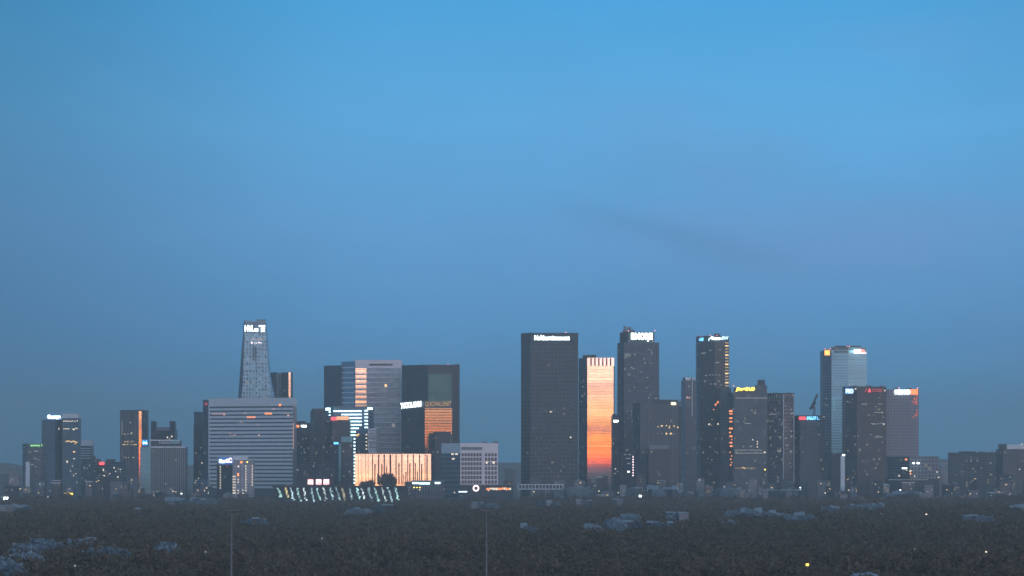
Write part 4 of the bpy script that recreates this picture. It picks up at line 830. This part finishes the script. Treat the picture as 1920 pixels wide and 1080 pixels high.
# dotted tower
b = Bld('dotted_tower', 'pale grey tower with a dotted pattern of small square windows and white-orange sign', [(1662, 4850), (1722.5, 4853)], 34, 730)
b.prism('wall', [facade('dotted_facade', (.03, .035, .05), (.27, .28, .33), 3.75, 3.75, .55, .55, rough=.3, var=.3)])
b.panel('corner_strip', 1661.8, 730, 1664, 906, M['grey'], .4, .4)
b.text('IC2H48', 1677.5, 730.8, 1706.5, 739.2, M['g_white'], bold=.11); b.panel('orange_sign', 1707.2, 730, 1721, 739.8, glow_mat('coral_orange_sign_light', (1, .20, .06), 2.6), .6, .5)
b.beacons([(1686, 727), (1720.5, 727.5)]); b.windows([(1714.5, 748, 3, 4), (1711, 753, 2.4, 2.4), (1716, 754.5, 4, 3), (1713, 758, 2, 2), (1716, 778, 3, 2), (1713, 782, 3, 2), (1719, 750, 1.5, 20), (1719, 774, 1.4, 14)], glow_mat('painted_red_reflection', (1, .16, .10), .7))  # orange reflection painted as glowing lit_window panels, no lit rooms behind them
# grid low block
b = Bld('grid_low_block', 'low wide block with a pale window grid and scattered white lights, below the dotted tower', [(1664, 4640), (1706, 4602), (1760, 4600)], 28, 857)
gr = facade('pale_grid_facade', (.06, .08, .10), (.26, .29, .32), 4.4, 4.2, .3, .3, rough=.3, lit=.02, lit_s=.7)
b.prism('wall', [F_['slate'], gr]); b.coping(M['grey'], 1)
b.prism('base_storey', [M['dark']], front=[(1664, 4638), (1706, 4600), (1761, 4598)], z1=Z(897, 4600), depth=31)
lf = [(1664, 4599), (1762, 4597)]
b.windows([(1713, 868.6, 4, 2.6), (1721.5, 868.4, 5, 3), (1696, 878, 9.5, 2.4)], M['g_white'], front=lf); b.windows([(1699, 861.5, 4, 3), (1707, 888, 2.6, 3.4)], M['g_orange'], front=lf); b.windows([(1707, 883, 3.6, 2.8), (1686, 892, 2.6, 2.6), (1700, 881.5, 2, 2), (1715, 893, 2, 2), (1757, 885, 2, 2), (1762 - 2, 895, 2, 2)], M['g_cream'], front=lf); b.windows([(1668 + 3.7 * k, 899.5, 2.2, 1.2) for k in range(20)], M['g_dim'], front=lf)
# far right blocks
b = Bld('dark_right_block', 'long low dark block left of the pair of stepped blocks at the right edge', [(1782, 5010), (1874, 5000)], 30, 850)
b.prism('wall', [F_['slate']]); b.coping(M['dark'], 1); b.plant(1800, 1830, 846.5, M['dark']); b.plant(1846, 1868, 847.5, M['grey'])
b.windows([(1857, 868, 5, 1.6), (1820, 858), (1806, 884), (1840, 878, 3, 1.4), (1859, 890, 4, 1.6), (1792, 890), (1867, 897)], M['g_dim'], 1.6, 1.6)
b = Bld('stepped_right_block', 'stepped dark block with a paler top storey at the right edge of the view', [(1873, 4906), (1880, 4900), (1925, 4902)], 30, 842)
b.prism('wall', [F_['finlit']]); b.prism('top_storey', [M['pale']], front=[(1888, 4903), (1925, 4905)], z0=b.zt + .01, z1=Z(833.5, 4903), depth=18); b.prism('corner_block', [F_['slate']], front=[(1874, 4907), (1888, 4904)], z0=b.zt + .02, z1=Z(832.5, 4903), depth=14)
b.windows([(1916.5, 832.5, 2, 2), (1912, 880, 1.6, 1.6)], M['g_cream'], front=[(1888, 4900), (1925, 4900)])

for nm_, xs_ in (('dark_corner_building', (812, 835, 852)), ('red_letter_tower', (1598, 1625, 1650)), ('dark_right_block', (1812, 1835, 1860)), ('stepped_right_block', (1896, 1910)), ('banded_corner_tower', (1450, 1476)), ('dotted_tower', (1676, 1700)), ('grid_fronted_block', (905, 925)), ('framed_tower', (700, 742)), ('dark_sign_tower', (636, 644)), ('narrow_blue_tower', (1290,)), ('ribbed_dark_block', (1215, 1240)), ('striped_tower', (262,)), ('lit_corner_tower', (1322, 1336))):
    for b_ in Bld.all:
        if b_.root.name == nm_:
            for x_ in xs_:
                top_ = max([v.co.z for o in b_.root.children if o.type == 'MESH' for v in o.data.vertices])
                cyl('antenna', (X(x_, b_.Dref + 9), b_.Dref + 9), .22, .1, b_.zt, top_ + R.uniform(1.5, 4), M['steel'], b_.root, 6)
                box('roof_unit', (X(x_ + 5, b_.Dref + 12), b_.Dref + 12, b_.zt + 1.1), R.uniform(1.5, 4), 2, 1.1, M['grey'], b_.root)

# ------------------------------------------------------------------ low city blocks at the towers' feet and far away
def ordn(n): return '%d%s' % (n, 'th' if 10 <= n % 100 <= 20 else {1: 'st', 2: 'nd', 3: 'rd'}.get(n % 10, 'th'))
def over(px):
    c = [b_ for b_ in BIG if b_.px[0] - 2 <= px <= b_.px[-1] + 2] or [min(BIG, key=lambda b_: min(abs(b_.px[0] - px), abs(b_.px[-1] - px)))]
    return min(c, key=lambda b_: abs(sum(b_.px) / len(b_.px) - px)).root.name.split('.')[0].replace('_', ' ')
BIG = list(Bld.all)
def low_city(n, x_lo, x_hi, D_lo, D_hi, top_fn, label, group, seed, lits=(1, 5), skip=None):
    r = random.Random(seed); cnt = 0
    for i in range(n):
        px = x_lo + (x_hi - x_lo) * (i + r.uniform(.1, .9)) / n
        D = r.uniform(D_lo, D_hi); wd = r.uniform(9, 24); top = top_fn(px, r)
        if skip and skip(px): continue
        cnt += 1; lab = label.format(ordn(cnt), over(px + wd / 2))
        D = round(D, 1); lean_ = r.uniform(-6, 10)
        bb = Bld('low_city_block', lab, [(px, D + max(0, lean_)), (px + wd, D + max(0, -lean_))], r.uniform(12, 22), top, group=group)
        wallm = r.choice([F_['slate'], F_['dark'], LOWF[0], LOWF[1], LOWF[2]])
        bb.prism('wall', [wallm]); k = r.random()
        if k < .6: bb.coping(r.choice([M['grey'], M['pale'], M['dark']]), r.uniform(.5, 1.1))
        if r.random() < .5:
            q = px + wd * r.uniform(.1, .5); bb.plant(q, q + wd * .3, top - r.uniform(1, 2.6), r.choice([M['grey'], M['dark'], M['zinc']]), 3, 6)
        ws = [(px + r.uniform(1, wd - 1), top + r.uniform(2, 12), r.uniform(1.2, 2.2), r.uniform(1.1, 1.8)) for _ in range(r.randint(*lits))]
        for w_ in ws: bb.windows([w_], r.choice([M['g_dim'], M['g_dim'], M['g_dim'], M['g_dim'], M['g_cream'], M['g_gold'], M['g_gold'], M['g_warm']]))
LOWF = [facade('plaster_block_facade', (.05, .06, .08), (.22, .23, .25), 3.0, 3.2, .5, .5, rough=.4, lit=.08, lit_s=.8, lit_col=(1, .75, .45)),
        facade('brick_block_facade', (.04, .05, .06), (.12, .10, .10), 3.0, 2.8, .5, .5, rough=.4, lit=.08, lit_s=.8, lit_col=(1, .85, .6)),
        facade('glazed_block_facade', (.09, .13, .17), (.10, .12, .14), 3.4, 2.2, .3, .15, metal=.4, rough=.25, lit=.06, lit_s=.6)]
low_city(62, -6, 1930, 4530, 4570, lambda p, r: r.uniform(903, 921), 'low block, {0} from the left in the front row, below the {1}', 'low blocks along the feet of the towers', 11, (1, 5), lambda p: 395 < p < 495 or 495 < p < 835 or 845 < p < 1060)
low_city(40, -6, 1930, 4660, 4690, lambda p, r: r.uniform(890, 908), 'dim block, {0} from left in second row, below the {1}', 'second row of blocks at the towers\' feet', 12, (1, 5), lambda p: 255 < p < 350 or 395 < p < 860)
low_city(70, -6, 1930, 4395, 4425, lambda p, r: r.uniform(924, 935), 'tiny low house, {0} along the tree line, below the {1}', 'tiny low houses along the tree line', 21, (0, 2), lambda p: 100 < p < 142 or 505 < p < 845 or 868 < p < 1058 or 4 < p < 18)
low_city(26, 935, 1930, 6800, 7600, lambda p, r: r.uniform(866, 882), 'distant hazy blue block, {0} along the right-hand horizon', 'distant blocks on the horizon', 13, (0, 2))
low_city(14, -6, 260, 6800, 7600, lambda p, r: r.uniform(876, 890), 'distant hazy blue block, {0} along the far left horizon', 'distant blocks on the horizon', 14, (0, 2))

# ------------------------------------------------------------------ trees
bark = plain('dark_bark', (.06, .05, .045), .9)
def leaf_mat(name, a, b_):
    m, t = new_mat(name)
    p = t.n('ShaderNodeBsdfPrincipled'); o = t.n('ShaderNodeOutputMaterial'); t.link(p.outputs[0], o.inputs[0])
    pos = t.n('ShaderNodeNewGeometry').outputs['Position']
    n1 = t.noise(pos, .035, 3); n2 = t.noise(pos, .5, 2)
    f = t.m('ADD', t.m('MULTIPLY', n1, .7), t.m('MULTIPLY', n2, .3))
    t.put(p.inputs['Base Color'], t.mix(t.rng(f, .38, .62), a, b_)); p.inputs['Roughness'].default_value = .8; p.inputs['Specular IOR Level'].default_value = .2
    return m
M['leaf'] = leaf_mat('dark_foliage', (.105, .088, .062), (.120, .108, .078))
M['leaf_pale'] = leaf_mat('pale_foliage', (.12, .18, .23), (.26, .37, .45))

def crown_arrays(n, rx, rz, size, seed, lumps=9):
    rg = np.random.default_rng(seed)
    lc = rg.normal(size=(lumps, 3)); lc /= np.linalg.norm(lc, axis=1)[:, None]; lc *= rg.uniform(.35, .62, (lumps, 1)); lc[:, 2] = lc[:, 2] * .8 + .1
    lr = rg.uniform(.34, .58, lumps)
    k = rg.integers(0, lumps, n); d = rg.normal(size=(n, 3)); d /= np.linalg.norm(d, axis=1)[:, None]
    p = lc[k] + d * lr[k][:, None] * rg.uniform(.55, 1.05, (n, 1)) ** .6
    p *= np.array([rx, rx, rz]); p[:, 2] = np.maximum(p[:, 2], -rz * .75)
    tri = rg.normal(size=(n, 3, 3)) * size * .55
    v = p[:, None, :] + tri
    return v.reshape(-1, 3)

def tri_mesh(name, v, mat):
    n = len(v) // 3
    me = bpy.data.meshes.new(name); me.vertices.add(len(v)); me.vertices.foreach_set('co', v.astype('f').ravel())
    me.loops.add(3 * n); me.loops.foreach_set('vertex_index', np.arange(3 * n, dtype='i'))
    me.polygons.add(n); me.polygons.foreach_set('loop_start', np.arange(0, 3 * n, 3, dtype='i')); me.polygons.foreach_set('loop_total', np.full(n, 3, 'i'))
    me.materials.append(mat); me.update(); me.validate()
    return me

def trunk_mesh(seed, h=7.5):
    r = random.Random(seed); vs, fs = [], []
    def limb(p, q, r0, r1, n=6):
        p, q = Vector(p), Vector(q); d = (q - p).normalized(); a = d.orthogonal().normalized(); c = d.cross(a); o = len(vs)
        for pt, rr in ((p, r0), (q, r1)):
            for k in range(n): th = 2 * math.pi * k / n; vs.append(tuple(pt + a * rr * math.cos(th) + c * rr * math.sin(th)))
        for k in range(n): fs.append((o + k, o + (k + 1) % n, o + n + (k + 1) % n, o + n + k))
    limb((0, 0, -.3), (0, 0, h * .6), .38, .28); limb((0, 0, h * .6), (.3, .1, h), .28, .15)
    for k in range(6):
        th = k * 1.05 + r.uniform(-.3, .3); limb((0, 0, h * r.uniform(.45, .75)), (2.8 * math.cos(th), 2.8 * math.sin(th), h * r.uniform(.95, 1.25)), .16, .06)
    me = bpy.data.meshes.new('trunk'); me.from_pydata(vs, [], fs); me.materials.append(bark); me.update(); return me

CR = [tri_mesh('crown', crown_arrays(3400, 5.2 + .5 * (k % 3), 4.3 + .3 * (k % 2), .6, 20 + k, 8 + k), M['leaf']) for k in range(6)]
TK = [trunk_mesh(k) for k in range(3)]
PALE = tri_mesh('crown', crown_arrays(1500, 5.0, 4.2, .8, 99, 10), M['leaf_pale'])
RT = random.Random(5)
def tree(x, y, h, crown, label, cat='tree', group=None, name='broad_leaved_tree', s=None):
    s = s or h / 12.5
    e = thing(name, label, cat, (x, y, 0), group); e.rotation_euler.z = RT.uniform(0, 6.28); e.scale = (s * RT.uniform(.9, 1.15), s * RT.uniform(.9, 1.15), s)
    a = bpy.data.objects.new('trunk', TK[RT.randrange(3)]); COL.objects.link(a); a.parent = e
    c = bpy.data.objects.new('crown', crown); COL.objects.link(c); c.parent = e; c.location = (0, 0, 8.4)
    return e

# keep-clear spots where pavilions, lamps and masts show between the crowns: (px, row, half width px, distance)
NEAR_Y0, NEAR_Y1 = 1030.0, 1480.0
near = []
y = NEAR_Y0
while y < NEAR_Y1:
    half = y * .1375 + 8; x = -half + RT.uniform(0, 8)
    while x < half: near.append((x + RT.uniform(-2.2, 2.2), y + RT.uniform(-5, 5))); x += RT.uniform(8.8, 13.5)
    y += 26 + (y - NEAR_Y0) * .012
near = near[:188]; NEAR_END = near[-1][1] + 14
for x, yy in near:
    tree(x, yy, RT.uniform(9.5, 14.5), CR[RT.randrange(6)], 'one of the dark leafy trees in the nearest part of the park', group='dark park trees in the foreground')

def forest(name, regions, seed):
    rg = np.random.default_rng(seed); out = []
    for (y0, y1, per, ntri, size, hlo, hhi, xr) in regions:
        protos = [crown_arrays(ntri, 6.4, 5.0, size, 300 + k, 9) for k in range(5)]
        area = (y1 - y0) * (y0 + y1) * .137 if xr is None else (y1 - y0) * (xr[1] - xr[0])
        n = int(area / per)
        ys = rg.uniform(y0, y1, n); lim = ys * .137 + 15
        xs = rg.uniform(-1, 1, n) * lim if xr is None else rg.uniform(xr[0], xr[1], n)
        for k in range(n):
            x, yv = xs[k], ys[k]
            hh = rg.uniform(hlo, hhi) + 2.6 * mnoise.noise(Vector((x * .012, yv * .006, seed))) + 2.4 * mnoise.noise(Vector((x * .004, yv * .002, seed + 5)))
            pxc = CX + x * F / yv
            for (cx_, hw, Dc, hmax) in CLEAR:
                if abs(pxc - cx_) < hw + 3 and Dc - 420 < yv < Dc + 5: hh = min(hh, hmax + rg.choice([-.5, 0, .8, 2.0, 4.5]))
            s = hh / 13.2 * rg.uniform(.9, 1.1); a = rg.uniform(0, 6.28); ca, sa = math.cos(a) * s, math.sin(a) * s
            p = protos[k % 5]; q = np.empty_like(p)
            q[:, 0] = p[:, 0] * ca - p[:, 1] * sa + x; q[:, 1] = p[:, 0] * sa + p[:, 1] * ca + yv; q[:, 2] = p[:, 2] * hh / 13.2 + hh * .62
            out.append(q.astype('f'))
    me = tri_mesh(name, np.concatenate(out), M['leaf']); o = bpy.data.objects.new(name, me); COL.objects.link(o)
    return tag(o, 'dark mass of park trees stretching from the near trees to the city', 'woodland', kind='stuff')

# pale low roofs and pale trees that show among the dark crowns: (x0, x1, y_top, y_bottom)
def canopyD(py, h=13.5): return (CAMZ - h) * F / (py - HY)
PAV = [(1365, 1427, 949, 961), (1436, 1474, 955, 964), (1482, 1528, 959, 968), (1540, 1574, 947, 953), (1588, 1660, 940, 950), (1666, 1732, 918, 927), (1810, 1856, 963, 968), (1360, 1384, 975, 977.5),
       (1180, 1204, 912, 916), (1150, 1168, 932, 937), (1164, 1192, 959, 967), (1098, 1122, 978, 987), (978, 1000, 980, 989), (1215, 1262, 975, 981), (1008, 1050, 936, 942), (1080, 1110, 936, 939), (885, 925, 940, 943), (1215, 1270, 909, 918), (1340, 1390, 912, 918),
       (22, 58, 943, 952), (310, 400, 928, 939), (464, 494, 968, 973), (650, 690, 951, 954), (0, 20, 945, 949), (1895, 1925, 944, 952), (150, 172, 1006, 1012), (250, 262, 950, 955), (1596, 1645, 1077, 1082), (1150, 1185, 975, 979), (1270, 1300, 918, 924), (1430, 1500, 916, 920), (1060, 1100, 910, 914), (705, 735, 945, 948), (1250, 1290, 958, 962)]
CLEAR = []
for a, c, yt, yb in PAV:
    Dp = min(4380, canopyD((yt + yb) / 2 if yb - yt > 4 else yb, 14.0)); CLEAR.append(((a + c) / 2, (c - a) / 2, Dp, max(6.5, Z(yb, Dp) - 1.5)))
LAMPS = [(1511, 1058), (1845, 1034), (1712, 1029), (1735, 964), (1651, 963), (145, 1060), (388, 1034), (605, 1009), (1200, 930)]
for px, py in LAMPS: CLEAR.append((px, 2, canopyD(py, 15), 9.5))
CLEAR += [(635, 124, 4425, 4.0), (635, 124, 4010, 8.5), (930, 130, 4425, 6.5)]
forest('woodland', [(NEAR_END, 2150, 92, 400, 1.0, 9, 14.5, None), (2150, 3100, 105, 180, 1.5, 8, 13, None), (3100, 4390, 120, 80, 2.3, 5.5, 10.5, None)], 2)

PL = {}; NPAV = 0
rp = random.Random(31)
for i, (a, c, yt, yb) in enumerate(PAV):
    D, _h = CLEAR[i][2], 0
    nseg = max(1, int((c - a) / 8)); 
    for k in range(nseg):
        NPAV += 1
        x0_, x1_ = a + (c - a) * k / nseg, a + (c - a) * (k + 1) / nseg - .6
        if nseg > 1 and rp.random() < .38:
            Dt = D + rp.uniform(-14, 6); tree(X((x0_ + x1_) / 2 + rp.uniform(-2, 2), Dt), Dt, max(7, Z(yt + rp.uniform(.1, .7) * (yb - yt), Dt)), PALE, 'pale crowned tree among the dark park trees, below the %s' % over((x0_ + x1_) / 2), group='pale crowned trees among the dark ones', name='pale_crowned_tree')
            continue
        yy = yt + rp.uniform(0, .7) * (yb - yt); x0_ += rp.uniform(-2, 1.5); x1_ += rp.uniform(-1.5, 3); Dk = D + rp.uniform(-20, 40)
        bb = Bld('park_pavilion', 'pale-roofed pavilion among the dark park trees, %s below the %s' % ('far' if yb < 935 else 'midway' if yb < 962 else 'near', over((x0_ + x1_) / 2)), [(x0_, Dk + rp.uniform(0, 8)), (x1_, Dk + rp.uniform(0, 8))], 12, yb if yb - yt > 3 else yb, group='low pale-roofed pavilions among the park trees')
        bb.prism('wall', [M['dark'] if rp.random() < .6 else M['grey']], z1=bb.zt)
        # pitched metal roof whose slope faces the viewer
        (ax, ay), (bx, by) = bb.pts; zr = max(Z(yy, Dk + 5), bb.zt + 1); z0_ = bb.zt + .02; ym = max(ay, by) + 12
        v = [(ax - .4, ay - .5, z0_), (bx + .4, by - .5, z0_), (bx + .4, ym, z0_), (ax - .4, ym, z0_), (ax - .3, (ay + ym) / 2, zr), (bx + .3, (by + ym) / 2, zr + rp.uniform(-.5, .3))]
        mesh_obj('roof', v, [(0, 1, 5, 4), (1, 2, 5), (2, 3, 4, 5), (3, 0, 4), (3, 2, 1, 0)], M['zinc'], bb.root)

# pale crowns at the left
for px, py, s in [(48, 1015, 1.05), (38, 1030, .9), (58, 1032, .95), (12, 1040, .95), (4, 1048, .8), (20, 1052, .7), (212, 1021, 1.0), (200, 1026, .8), (226, 1028, .75), (180, 1024, .5), (315, 1012, .6), (78, 1006, .6), (100, 1008, .5), (150, 1008, .45), (1180, 965, .8), (1155, 968, .6)]:
    D = canopyD(py + 12, 13.5 * 1.0); h = Z(py, D)
    tree(X(px, D), D - 3, h, PALE, 'one of the pale bluish crowned trees standing out of the dark park', group='pale crowned trees among the dark ones', name='pale_crowned_tree', s=None)

# park lamps
for px, py in LAMPS:
    D = canopyD(py, 15); z = Z(py, D)
    e = thing('park_lamp', 'small lit lamp above the dark park trees, %s below the %s' % ('well' if py > 990 else 'just', over(px)), 'lamp', (X(px, D), D - 6, 0), 'lit lamps above the park trees')
    cyl('post', (X(px, D), D - 6), .12, .08, 0, z - .3, M['steel'], e, 6)
    s_ = {1200: 1.3, 1511: .42, 1735: .5}.get(px, .28)
    box('lamp_head', (X(px, D), D - 6, z), s_, s_ * .8, s_ * .8, M['g_yellow'] if px == 1511 else (M['g_white'] if px == 1200 else M['g_cream'] if px in (1845, 1735) else M['g_dim']), e)
e = thing('floodlight', 'bright white floodlight at the far left edge below the skyline', 'floodlight', (X(11, 4395), 4395, 0))
cyl('post', (X(11, 4395), 4396), .3, .2, 0, Z(935, 4395), M['steel'], e, 6); box('lamp_head', (X(11, 4395), 4395, Z(935, 4395)), 2.7, .8, 1.9, M['g_white'], e)
e = thing('amber_sign', 'small glowing amber lettered sign left of the finned block, low by the trees', 'sign', (X(128, 4400), 4400, 0))
D_ = 4400; box('sign_board', (X(128.5, D_), D_ + .6, Z(926, D_)), 5.6, .3, 1.8, M['dark'], e)
class _T: pass
sb = Bld.__new__(Bld); sb.pts = [(X(118, D_), D_), (X(140, D_), D_)]; sb.px = [118, 140]; sb.root = e; sb.text('LUMARO', 120.5, 924.3, 137, 928.4, M['g_yellow'], bold=.05, name='lettering')
for dx in (-4, 4): cyl('post', (X(128.5, D_) + dx, D_ + .9), .2, .2, 0, Z(928.6, D_), M['steel'], e, 6)

# street lamps at the foot of the city
rs = random.Random(77)
for i in range(46):
    px = 5 + 1910 * (i + rs.random()) / 46
    if 500 < px < 765: continue
    D = rs.uniform(4400, 4440); z = Z(rs.uniform(914, 926), D)
    e = thing('street_lamp', 'small street lamp at the foot of the city, %s from the left' % ordn(i + 1), 'street lamp', (X(px, D), D, 0), 'street lamps at the foot of the city')
    cyl('pole', (X(px, D), D), .16, .1, 0, z, M['steel'], e, 6); box('lamp_head', (X(px, D), D - .6, z + .1), .75, .9, .5, rs.choice([M['g_cream'], M['g_dim'], M['g_dim'], M['g_gold'], M['g_cream'], M['g_white']]), e)

# two tall lighting masts in the foreground
for px, yt, lab in ((434, 958, 'left of the two tall thin lighting masts, below the broad pale slab'), (912, 958, 'right of the two tall thin lighting masts, below the pale grid-fronted block')):
    D = 1010; x = X(px, D); z = Z(yt, D)
    e = thing('lighting_mast', lab, 'mast', (x, D, 0))
    cyl('pole', (x, D), .34, .17, 0, z, plain('weathered_mast_steel', (.15, .16, .17), .5, .2), e, 12)
    box('crossarm', (x, D, z + .05), 1.5, .1, .1, M['steel'], e)
    for dx in (-1.2, -.4, .4, 1.2): box('lamp_housing', (x + dx, D - .15, z - .22), .25, .2, .15, M['dark'], e)
    box('collar', (x, D, z - 9.0), .42, .42, .15, M['steel'], e)

# dark trees in front of the hall and at the feet of the city
RT = random.Random(9)
belt = []
for px in np.arange(-5, 1930, 17):
    if 515 < px < 755: continue
    belt.append((px + RT.uniform(-6, 6), min(941, 931 + 9 * mnoise.noise(Vector((px * .02, 1.7, 0))) + 5 * mnoise.noise(Vector((px * .09, 4.7, 0))) + RT.uniform(-2, 2))))
for px, yt in belt:
    D = RT.uniform(4300, 4390); tree(X(px, D), D, Z(yt, D), CR[RT.randrange(6)], 'one of the dark trees lining the foot of the city', group='dark trees lining the foot of the city')
for px, yt, lab in ((727, 886, 'taller dark tree standing in front of the middle of the orange mirrored hall'), (683, 902, 'small dark tree before the left end of the orange mirrored hall'), (692, 899, 'small dark tree between the taller tree and the left end of the orange hall')):
    D = 4500 if px != 727 else 4505; e = tree(X(px, D), D, Z(yt, D), CR[2], lab); h = Z(yt, D); e.scale = (h / 12.5 * .62, h / 12.5 * .62, h / 12.5) if px == 727 else (h / 12.5 * .7,) * 3
    if px != 727: e.scale = (h / 12.5 * .55, h / 12.5 * .55, h / 12.5)

# ------------------------------------------------------------------ evening haze
hz = bpy.data.meshes.new('haze'); vv, ff_ = box_mesh((0, 5450, 129), 2990, 7100, 130); hz.from_pydata(vv, [], ff_)
hm, ht = new_mat('haze'); pv = ht.n('ShaderNodeVolumePrincipled'); ho = ht.n('ShaderNodeOutputMaterial'); ht.link(pv.outputs[0], ho.inputs['Volume'])
pv.inputs['Color'].default_value = (.69, .83, .87, 1); pv.inputs['Density'].default_value = 1.0e-4; pv.inputs['Anisotropy'].default_value = 0.0
hz.materials.append(hm); ho_ = bpy.data.objects.new('haze', hz); COL.objects.link(ho_); tag(ho_, 'thin bluish evening haze over the whole city', 'haze', kind='stuff')
